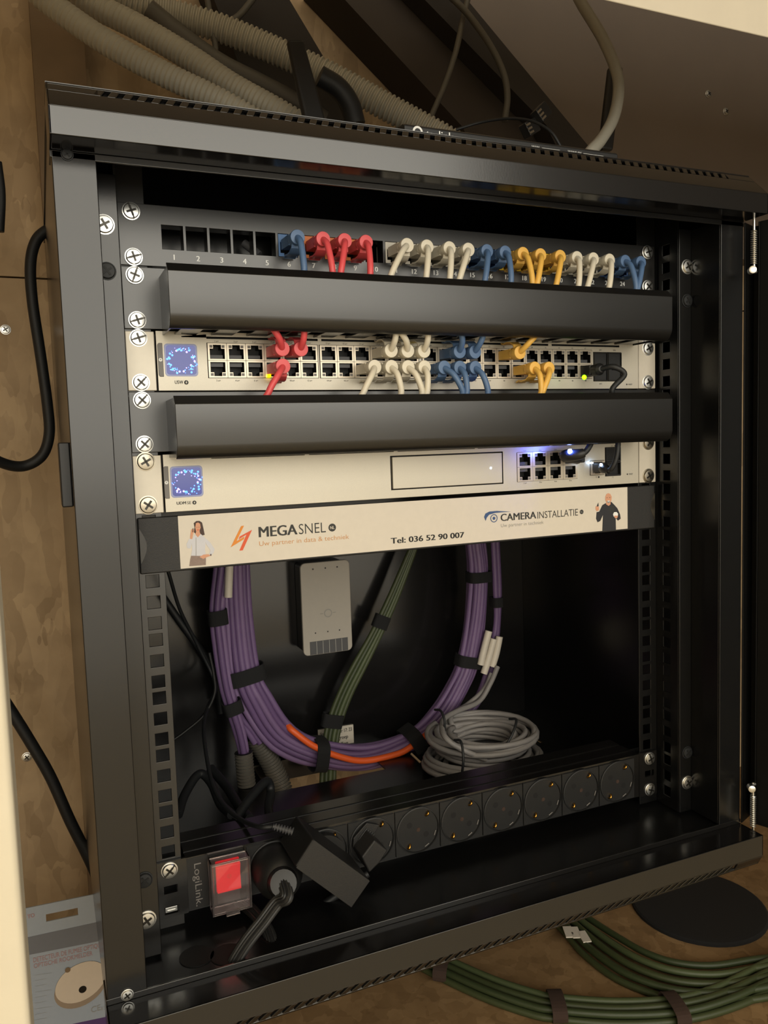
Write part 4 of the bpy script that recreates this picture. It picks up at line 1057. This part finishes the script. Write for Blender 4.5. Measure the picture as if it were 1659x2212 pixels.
strap_at(pbd, 1072, 1300, 0, 0.014, 0.012, 0.242, depth=.0085)
for P_ in ([(1056, 1363), (1045, 1405), (1038, 1436)], [(1067, 1380), (1056, 1420), (1045, 1455)], [(1079, 1375), (1072, 1410), (1063, 1440)], [(498, 1175), (495, 1235), (493, 1290)]):
    mb = MB(); mb.tube(pxpath(P_, 0.231, 4), 0.0044, 10); mb.build('cable_label', LBL, pbd, smooth=True)
# corrugated conduits in the rack
def conduit(pts, r, mt, name, label, step=0.0011, cat='conduit', hollow=False, group=None):
    P = resample(spline(pts, 16), step)
    mb = MB(); mb.tube(P, r, 18, rfun=lambda i, n: r * (1.0 if (i % 4) in (0, 1) else 0.86))
    if hollow:
        mb.f.pop(-2); mb.m.pop(-2)
        d = (P[1] - P[0]).normalized()
        mb.lathe([(r * .98, 0), (r * .74, -0.0006), (r * .74, 0.014), (.0004, .014)], P[0], d, 18, 1, cap=False)
    return tag(mb.build(name, [mt, VOID], None, smooth=True), label, cat, group)
conduit([at(526, 1625, 1, 0.236), at(530, 1670, 1, 0.236), at(535, 1715, 1, 0.236), at(537, 1745, 1, .236)], 0.0100, COND, 'conduit', 'upright dark corrugated conduit receiving purple cables', hollow=True, step=.0009)
conduit([at(548, 1588, 1, 0.262), at(575, 1630, 1, 0.26), at(598, 1675, 1, 0.256), at(615, 1720, 1, 0.25), at(620, 1745, 1, .245)], 0.0116, COND, 'conduit', 'slanting dark corrugated conduit behind the upright one', hollow=True, step=.0009)
# green cables hanging inside
gi = thing('cable_bundle', 'thin green cables hanging diagonally inside the rack', 'cable bundle', (0, 0.255, -0.54))
for k, dx in enumerate((-13, -4, 5, 13)):
    mb = MB(); mb.tube(pxpath([(905 + dx * .3, 1150, .27), (880 + dx * .5, 1215, .27), (845 + dx * .7, 1300, .27), (812 + dx * .8, 1370, .27), (775 + dx, 1440, .27), (745 + dx, 1500, .27), (723 + dx, 1560, .268), (712 + dx, 1620, .262), (708 + dx, 1690, .245), (707 + dx, 1740, .235)], 0), 0.0030, 8); mb.build('cable', GRN[k % 3], gi, smooth=True)
strap_at(gi, 823, 1343, -25, 0.020, 0.016, .27, depth=.006, mt=STRAP); strap_at(gi, 718, 1556, -15, 0.026, 0.016, .27, depth=.007)
# grey coil on the cabinet floor
gc = thing('cable_coil', 'grey cable coil tied with black ties on the cabinet floor', 'cable coil', (0.1, 0.16, -0.545))
cc = at(1042, 1612, 2, -0.520)
wob = random.Random(11); pts = []
turns = 25; N = turns * 26
for i in range(N):
    t = i / N; a_ = 2 * math.pi * turns * t + 2.2
    lay = (i // 26)
    r = 0.0445 + 0.0125 * math.sin(lay * 2.1) + 0.002 * math.sin(a_ * .37)
    z = -0.5415 + 0.042 * (0.5 + 0.5 * math.sin(lay * 1.37 + .5)) * (0.9) + 0.004 * math.sin(a_ + lay)
    r += 0.006 * max(0, (-0.515 - z)) / .03
    pts.append(Vector((cc.x + r * math.cos(a_) * 1.12, cc.y + r * math.sin(a_), z)))
mb = MB(); mb.tube(pts, 0.0030, 8); mb.build('cable', GRC, gc, smooth=True)
tail = [(cc.x - .02, cc.y - .035, -0.498), (cc.x + .022, cc.y - .052, -0.510), (cc.x + .05, cc.y - .055, -0.525)]
mb = MB(); mb.tube(pxpath([(1075, 1440, .225), (1060, 1475, .22), (1035, 1515, .215), (990, 1535, .2), (958, 1555, .175), (960, 1590, .13), (1000, 1620, .115), (1050, 1640, .11)], 0), 0.0031, 8); mb.tube(pxpath([(1062, 1455, .228), (1045, 1490, .225), (1010, 1522, .22), (975, 1545, .205), (985, 1570, .19), (1040, 1552, .21)], 0), 0.0031, 8)
mb.build('cable', GRC, gc, smooth=True)
for (u, v, du, dv, y) in ((955, 1560, 8, 20, .16), (1100, 1590, -22, 30, .12), (995, 1645, 2, 38, .105)):
    a_, b_ = at(u - du * .6, v - dv, 1, y), at(u + du * .6, v + dv, 1, y - .012)
    mb = MB(); mb.tube(spline([a_ + Vector((0, .012, 0)), a_ + Vector((0, -.002, .003)), a_.lerp(b_, .5) + Vector((0, -.006, .004)), b_], 6), 0.0014, 8); mb.build('cable_tie', RUB, gc, smooth=True)
# black wires at the left inside
def cable(pts, r, mt, label, y=0.2, name='cable', group=None, n=10, cat='cable'):
    mb = MB(); mb.tube(pxpath(pts, y), r, n)
    return tag(mb.build(name, mt, None, smooth=True), label, cat, group)
cable([(352, 1290), (390, 1345), (430, 1400), (455, 1440), (470, 1480), (478, 1540)], 0.0042, RUB, 'thick black lead crossing the upper left of the rack interior', .27)
cable([(372, 1600), (400, 1580), (440, 1545), (463, 1500), (462, 1460), (452, 1410)], 0.0016, PLB, 'thin dark wire crossing behind the left mounting rail', .22)
cable([(385, 1760, .1), (400, 1715, .13), (430, 1672, .15), (455, 1690, .14), (475, 1735, .11), (500, 1760, .08)], 0.0042, RUB, 'black lead bent in a hump behind the power strip', .12)
cable([(505, 1775, .08), (540, 1725, .1), (575, 1688, .12), (585, 1710, .12), (580, 1745, .1), (585, 1770, .08)], 0.0042, RUB, 'shiny black lead looped beside the upright conduit', .1)
cable([(455, 1660, .2), (490, 1700, .17), (515, 1740, .13), (540, 1770, .09)], 0.0048, RUB, 'black lead running down left of the upright conduit', .15)
# wood stub and dust strip on the cabinet floor
mb = MB(); mb.tube(pxpath([(888, 1628, .15), (908, 1647, .14)], 0, 3), .0012, 8); tag(mb.build('wood_sliver', WOODB, None), 'small wood sliver under the purple loop, left of the grey coil', 'splinter')

# ================================================================ on top of the cabinet
rt = thing('router', 'flat black wireless router with two upright antennas on the cabinet top', 'router', (0.05, 0.03, 0.047))
ya = -0.045
ra, rb_ = at(873, 266, 1, ya), at(1330, 330, 1, ya + .0)
zt_ = at(880, 264, 1, ya).z
mb = MB(); x0, x1 = ra.x, at(1335, 325, 1, ya).x
prof = [(ya + .006, 0.0475), (ya, 0.0505), (ya, zt_ - .002), (ya + .003, zt_), (ya + .12, zt_ + .004), (ya + .125, zt_), (ya + .125, .0475)]
mb.prism(prof, lambda p, t: (t, p[0], p[1]), x0, x1); mb.build('router_body', PLB, rt, 0.001)
mb = MB(); y = ya - .0003
zq = zt_ - 0.006
ring(mb, x0 + .011, zq, .0026, .0042, y, 24); put_text(mb, 'tp-link', x0 + .018, zq - .0036, .0062, y, bold=.008)
zl = zt_ - 0.0055
k1, k2, k3 = at(1148, 312, 1, ya).x, at(1170, 312, 1, ya).x, at(1209, 316, 1, ya).x
put_text(mb, 'WAN', k1, zl - .001, .0020, y); mb.box(k2, k3, y - .0001, y, zl - .0003, zl + .0001); mb.box(k3 - .0004, k3, y - .0001, y, zl - .004, zl)
k1, k2, k3 = at(1226, 317, 1, ya).x, at(1255, 317, 1, ya).x, at(1303, 322, 1, ya).x
put_text(mb, 'WAN/LAN', k1, zl - .001, .0020, y, width=k2 - k1); mb.box(k2 + .002, k3, y - .0001, y, zl - .0003, zl + .0001); mb.box(k3 - .0004, k3, y - .0001, y, zl - .004, zl)
mb.build('router_print', INKW, rt)
def antenna(b0, b1, t0, t1, y):
    B0, B1, T0, T1 = (at(*q, 1, y) for q in (b0, b1, t0, t1))
    B0.z = B1.z = min(B0.z, B1.z)
    mb = MB(); mb.hexa([(B0.x, y, B0.z), (B1.x, y, B1.z), (B1.x, y + .009, B1.z), (B0.x, y + .009, B0.z), (T0.x, y + .001, T0.z), (T1.x, y + .001, T1.z), (T1.x, y + .008, T1.z), (T0.x, y + .008, T0.z)])
    mb.build('antenna', PLB, rt, 0.003)
antenna((660, 262), (708, 262), (621, 82), (658, 82), 0.082)
antenna((1300, 322), (1326, 324), (1320, 140), (1350, 142), 0.082)
cable([(1238, -40, .06), (1252, 0, .05), (1300, 80, .03), (1330, 150, .01), (1336, 200, 0), (1325, 255, -.01), (1300, 300, -.02), (1278, 325, -.03), (1262, 345, -.035)], 0.0052, GRC2, 'light grey cable curving down to the back of the router')
cable([(985, 280, .03), (1040, 264, .02), (1100, 256, 0), (1150, 262, -.02), (1190, 285, -.035), (1213, 320, -.04)], 0.0012, RUB, 'thin black wire arching over the router')
for k, (u, v, dx, dz, lab) in enumerate(((1168, 246, .5, .45, 'clear loose connector with metal contacts, upper one above the router'), (1143, 278, .5, .3, 'clear loose connector with metal contacts, lower one above the router'))):
    c = at(u, v, 1, .01)
    th = thing('cable_connector', lab, 'connector', tuple(c), 'loose connectors above the router')
    ax = Vector((dx, .2, dz)).normalized(); up = Vector((-dz, 0, dx)).normalized(); sd = ax.cross(up)
    def hb(mb, a0, a1, u0, u1, s0, s1): mb.hexa([tuple(c + ax * a + up * b + sd * s) for a, b, s in ((a0, u0, s0), (a1, u0, s0), (a1, u1, s0), (a0, u1, s0), (a0, u0, s1), (a1, u0, s1), (a1, u1, s1), (a0, u1, s1))])
    mb = MB(); hb(mb, -.008, .010, -.006, .006, -.004, .004); mb.build('connector_body', PLB, th, .0008)
    mb = MB()
    for q in range(3): hb(mb, -.009, -.002, -.0045 + q * .0035, -.0028 + q * .0035, -.0048 if sd.y > 0 else .0040, -.0040 if sd.y > 0 else .0048)
    mb.build('contact', CHR, th)
gcd = 'grey conduits above the rack'
conduit([at(u, v, 1, y) for u, v, y in ((40, -60, .2), (100, 0, .2), (230, 92, .18), (350, 158, .16), (470, 215, .14), (560, 265, .13))], 0.0112, CON, 'conduit', 'lowest of the three ribbed grey conduits above the cabinet', step=.0012, group=gcd)
conduit([at(u, v, 1, y) for u, v, y in ((120, -60, .22), (185, 0, .22), (300, 60, .2), (410, 125, .18), (500, 185, .16), (590, 235, .14), (650, 270, .13))], 0.0118, CON, 'conduit', 'middle one of the three ribbed grey conduits above the cabinet', step=.0012, group=gcd)
conduit([at(u, v, 1, y) for u, v, y in ((200, -30, .265), (310, 14, .265), (400, 38, .26), (490, 66, .25), (600, 112, .235), (720, 168, .215), (830, 228, .195), (930, 282, .175), (980, 310, .165))], 0.0142, CON, 'conduit', 'topmost ribbed grey conduit above the cabinet, running behind the antenna', step=.0013, group=gcd)
cable([(320, 20), (400, 85), (480, 140), (560, 180), (640, 222), (700, 260)], 0.0100, COND, 'smooth dark grey pipe between the ribbed conduits', .25, name='pipe')
cable([(445, -20), (458, 60), (466, 110), (456, 145)], 0.0030, COND, 'short dark wire hanging behind the ribbed conduits', .25)
cable([(560, -20), (520, 30), (488, 55), (470, 95)], 0.0034, COND, 'dark wire slanting down from the top behind the conduits', .26)
cable([(1015, -20), (1000, 40), (985, 110), (962, 180), (930, 255)], 0.0032, COND, 'dark thin wire slanting down left behind the router', .21)
cable([(960, -20), (1010, 30), (1060, 100), (1088, 160), (1096, 210), (1090, 262)], 0.0036, COND, 'dark thin wire arching down right behind the router', .2)
cable([(690, 165), (730, 190), (755, 225), (768, 270)], 0.0095, RUB, 'black hose bending down beside the left antenna', .11, name='hose')
for u, v in ((1568, 241), (1530, 203)):
    p = at(u, v, 1, .2845); o = obj('wood_screw', SCW); o.location = (p.x, .2848, p.z)
    tag(o, 'screw head in the brown board at upper right, the %s one' % ('brighter lower' if u == 1568 else 'fainter upper'), 'screw', 'screws in the walls')

# ================================================================ left of the cabinet
for u, v, lab in ((12, 712, 'bright screw in the chip-board wall at the left edge, beside the looping cable'), (58, 1635, 'bright screw in the chip-board wall just left of the slanting black cable')):
    p = at(u, v, 1, .3295); o = obj('wood_screw', SCW); o.location = (p.x, .3297, p.z)
    tag(o, lab, 'screw', 'screws in the walls')
cable([(122, 492, .25), (104, 496, .25), (78, 520, .25), (66, 570, .25), (70, 650, .25), (88, 770, .25), (103, 880, .25), (106, 940, .25), (90, 985, .25), (50, 1007, .25), (0, 998, .24), (-60, 960, .22)], 0.0052, RUB, 'thick black cable looping out of the cabinet side on the left', .25, n=14)
cable([(-40, 1440), (20, 1530), (70, 1610), (110, 1680), (150, 1770), (185, 1840), (208, 1890), (222, 1930)], 0.0056, RUB, 'thick black cable slanting down the lower left wall', .25, n=14)
cable([(-6, 350, .2), (2, 420, .2), (-1, 500, .2)], 0.004, RUB, 'black cable just visible at the left picture edge', .2)
# smoke detector blister pack leaning at the bottom left
bp = thing('smoke_detector_package', 'grey-blue blister card showing a round smoke detector at bottom left', 'package', (-0.31, 0.15, -0.72))
yk = 0.15
tl, tr_ = at(56, 1962, 1, yk), at(226, 1928, 1, yk)
tr_ = Vector((-0.262, yk, tr_.z + (tr_.z - tl.z) * 0.1)); xl = tl.x - 0.05
zl_ = tl.z - (tr_.z - tl.z) / (tr_.x - tl.x) * .05
zb_ = -0.72
mb = MB()
H0, H1 = at(100, 1990, 1, yk), at(168, 1964, 1, yk)
mid = (H0.z + H1.z) / 2
def sl(x, z): return z + (x - (tl.x + tr_.x) / 2) * (tr_.z - tl.z) / (tr_.x - tl.x) * 0.9
hx0, hx1 = H0.x, H1.x
tfc = lambda x, y, z: (x, y, sl(x, z))
topz = (tl.z + tr_.z) / 2
mb.plate(xl, tr_.x, zb_ - topz + topz + .01, topz, yk, yk + .0012, [(hx0, hx1, mid - .0035, mid + .0035)], tf=tfc)
bk = mb.build('card', CARD, bp)
def cyk(p): q = at(p[0] / 3.95, 1850 + p[1] / 3.95, 1, yk - .0003); return (q.x, q.z)
mb = MB(); mb.xz([cyk(p) for p in ((150, 710), (860, 555), (1000, 530), (1000, 690), (860, 720), (150, 860))], yk, yk - .0003); mb.build('grey_band', CARDG, bp)
mb = MB(); mb.xz([cyk(p) for p in ((200, 1520), (1000, 1350), (1000, 1500), (200, 1640))], yk, yk - .0003); mb.build('purple_band', CARDP, bp)
mb = MB()
def tcard(t, a, b, h, bold=0, mi=0):
    p, q = cyk(a), cyk(b); i = len(mb.v)
    put_text(mb, t, p[0], p[1], h, yk - .0005, q[0] - p[0], bold, 0, mi)
    for k in range(i, len(mb.v)):
        x_, y_, z_ = mb.v[k]; mb.v[k] = (x_, y_, z_ + (x_ - p[0]) * (q[1] - p[1]) / (q[0] - p[0]))
tcard('TO', (235, 530), (295, 515), .0035, .02, 0)
mb.build('brand_lettering', INKF, bp); mb = MB()
tcard('DETECTEUR DE FUMEE OPTIQUE', (285, 905), (880, 770), .0044, .0, 0); tcard('OPTISCHE ROOKMELDER', (290, 955), (790, 842), .0042, .0, 0)
mb.build('title_lettering', INKF, bp); mb = MB()
for k in range(9): tcard('_____' if k % 2 else '____', (300, 1010 + k * 48), (400 if k % 3 else 440, 990 + k * 48), .002, 0, 0)
mb.build('side_lettering', INKG, bp); mb = MB()
tcard('CE', (780, 1335), (860, 1310), .0055, .0, 0); tcard('13', (868, 1312), (905, 1302), .003, .02, 0)
mb.build('mark_lettering', INKG, bp)
dc = cyk((690, 1075)); 
mb = MB()
def ell(mb, cx, cz, a, b, rot, y0, y1, mi, n=36):
    pts = []
    for k in range(n):
        t = 2 * math.pi * k / n; px, pz = a * math.cos(t), b * math.sin(t)
        pts.append((cx + px * math.cos(rot) - pz * math.sin(rot), cz + px * math.sin(rot) + pz * math.cos(rot)))
    mb.xz(pts, y0, y1, mi)
e1 = cyk((690, 1110)); e2 = cyk((690, 1070)); R_ = abs(cyk((920, 1075))[0] - cyk((450, 1075))[0]) / 2
ell(mb, e1[0], e1[1], R_, R_ * .80, .35, yk, yk - .0006, 1); ell(mb, e2[0], e2[1], R_ * .97, R_ * .76, .35, yk - .0006, yk - .0010, 0)
dt = mb.build('detector_picture', [CREAMP, CREAMS], bp)
mb = MB(); c_ = cyk((705, 1130)); disc(mb, c_[0], c_[1], .0034, yk - .0012, 20, 0); c_ = cyk((578, 965)); disc(mb, c_[0], c_[1], .0024, yk - .0012, 16, 1); mb.build('detector_detail', [DKM, WOODB], dt)

# ================================================================ on the chip-board floor
zf = -0.72
def floor_bundle(label, pts, n, spread, r, seed):
    th = thing('cable_bundle', label, 'cable bundle', tuple(at(pts[1][0], pts[1][1], 2, zf)))
    rnd = random.Random(seed)
    C_ = [at(p[0], p[1], 2, zf + r) for p in pts]; S_ = [p[2] if len(p) > 2 else 1 for p in pts]
    for k in range(n):
        la = (k / (n - 1) - .5) * 2; q = []
        for i, c in enumerate(C_):
            t = (C_[min(i + 1, len(C_) - 1)] - C_[max(i - 1, 0)]).normalized(); nr = Vector((-t.y, t.x, 0))
            q.append(c + nr * la * spread * S_[i] * 1.0 + Vector((0, 0, (k % 2) * r * 1.5 + rnd.uniform(0, .001))))
        mb = MB(); mb.tube(spline(q, 8), r, 10); mb.build('cable', GRN[k % 3], th, smooth=True)
    return th
b1 = floor_bundle('front green cable bundle with brown straps lying on the floor', [(900, 2060, 1), (955, 2092, 1), (1060, 2140, 1), (1150, 2170, 1), (1200, 2180, 1), (1330, 2190, 1), (1460, 2183, 1), (1560, 2158, 1), (1660, 2110, 1.1), (1740, 2070, 1.2)], 7, .0135, .0034, 1)
b2 = floor_bundle('rear green cable bundle with white tags lying on the floor', [(1190, 1960, .8), (1240, 2000, .9), (1300, 2050, 1.2), (1370, 2095, 1.3), (1460, 2125, 1.3), (1560, 2130, 1.2), (1660, 2115, 1.2), (1740, 2100, 1)], 8, .019, .0034, 2)
def floor_strap(th, u, v, ang, ln, w, mt):
    c = at(u, v, 2, zf + .006); t = math.radians(ang); ax = Vector((math.cos(t), math.sin(t), 0)); bx = Vector((-math.sin(t), math.cos(t), 0))
    mb = MB(); n = 24; o_ = []
    for k in range(n):
        a_ = 2 * math.pi * k / n; o_.append((math.cos(a_) * ln / 2, math.copysign(abs(math.sin(a_)) ** .6, math.sin(a_)) * .0088))
    A = mb.vs([c + ax * p + Vector((0, 0, q + .0025)) - bx * w / 2 for p, q in o_]); B = mb.vs([c + ax * p + Vector((0, 0, q + .0025)) + bx * w / 2 for p, q in o_])
    for k in range(n): mb.face((A + k, A + (k + 1) % n, B + (k + 1) % n, B + k))
    return mb.build('strap', mt, th)
floor_strap(b1, 957, 2094, 50, .034, .014, STRAPB); floor_strap(b1, 1203, 2178, 66, .036, .014, STRAPB); floor_strap(b1, 1458, 2184, 74, .038, .014, STRAPB)
for u, v, du in ((1228, 2016, 8), (1243, 2017, 9), (1262, 2026, 14)):
    a_, b_ = at(u - du * .5, v - 13, 2, zf + .012), at(u + du * .5, v + 10, 2, zf + .012)
    mb = MB(); d = (b_ - a_); s_ = Vector((-d.y, d.x, 0)).normalized() * .0045
    mb.hexa([tuple(p) for p in (a_ - s_, b_ - s_, b_ + s_, a_ + s_, a_ - s_ + Vector((0, 0, .0012)), b_ - s_ + Vector((0, 0, .0012)), b_ + s_ + Vector((0, 0, .0012)), a_ + s_ + Vector((0, 0, .0012)))])
    t_ = mb.build('white_tag', LBL, b2)
# black round disc on the floor
A_, B_, C_ = at(1366, 1957, 2, zf), at(1534, 2046, 2, zf), at(1650, 2020, 2, zf)
d_ = 2 * (A_.x * (B_.y - C_.y) + B_.x * (C_.y - A_.y) + C_.x * (A_.y - B_.y))
a2, b2_, c2 = A_.x ** 2 + A_.y ** 2, B_.x ** 2 + B_.y ** 2, C_.x ** 2 + C_.y ** 2
ox = (a2 * (B_.y - C_.y) + b2_ * (C_.y - A_.y) + c2 * (A_.y - B_.y)) / d_
oy = (a2 * (C_.x - B_.x) + b2_ * (A_.x - C_.x) + c2 * (B_.x - A_.x)) / d_
Rr = math.hypot(A_.x - ox, A_.y - oy)
dk = thing('floor_disc', 'round black disc lying on the chip-board floor at lower right', 'disc', (ox, oy, zf))
mb = MB(); mb.lathe([(Rr, 0), (Rr, .003), (Rr - .002, .0042), (Rr * .9, .0045), (.001, .0045)], (ox, oy, zf + .0002), (0, 0, 1), 48); mb.build('disc_plate', STRAP, dk)
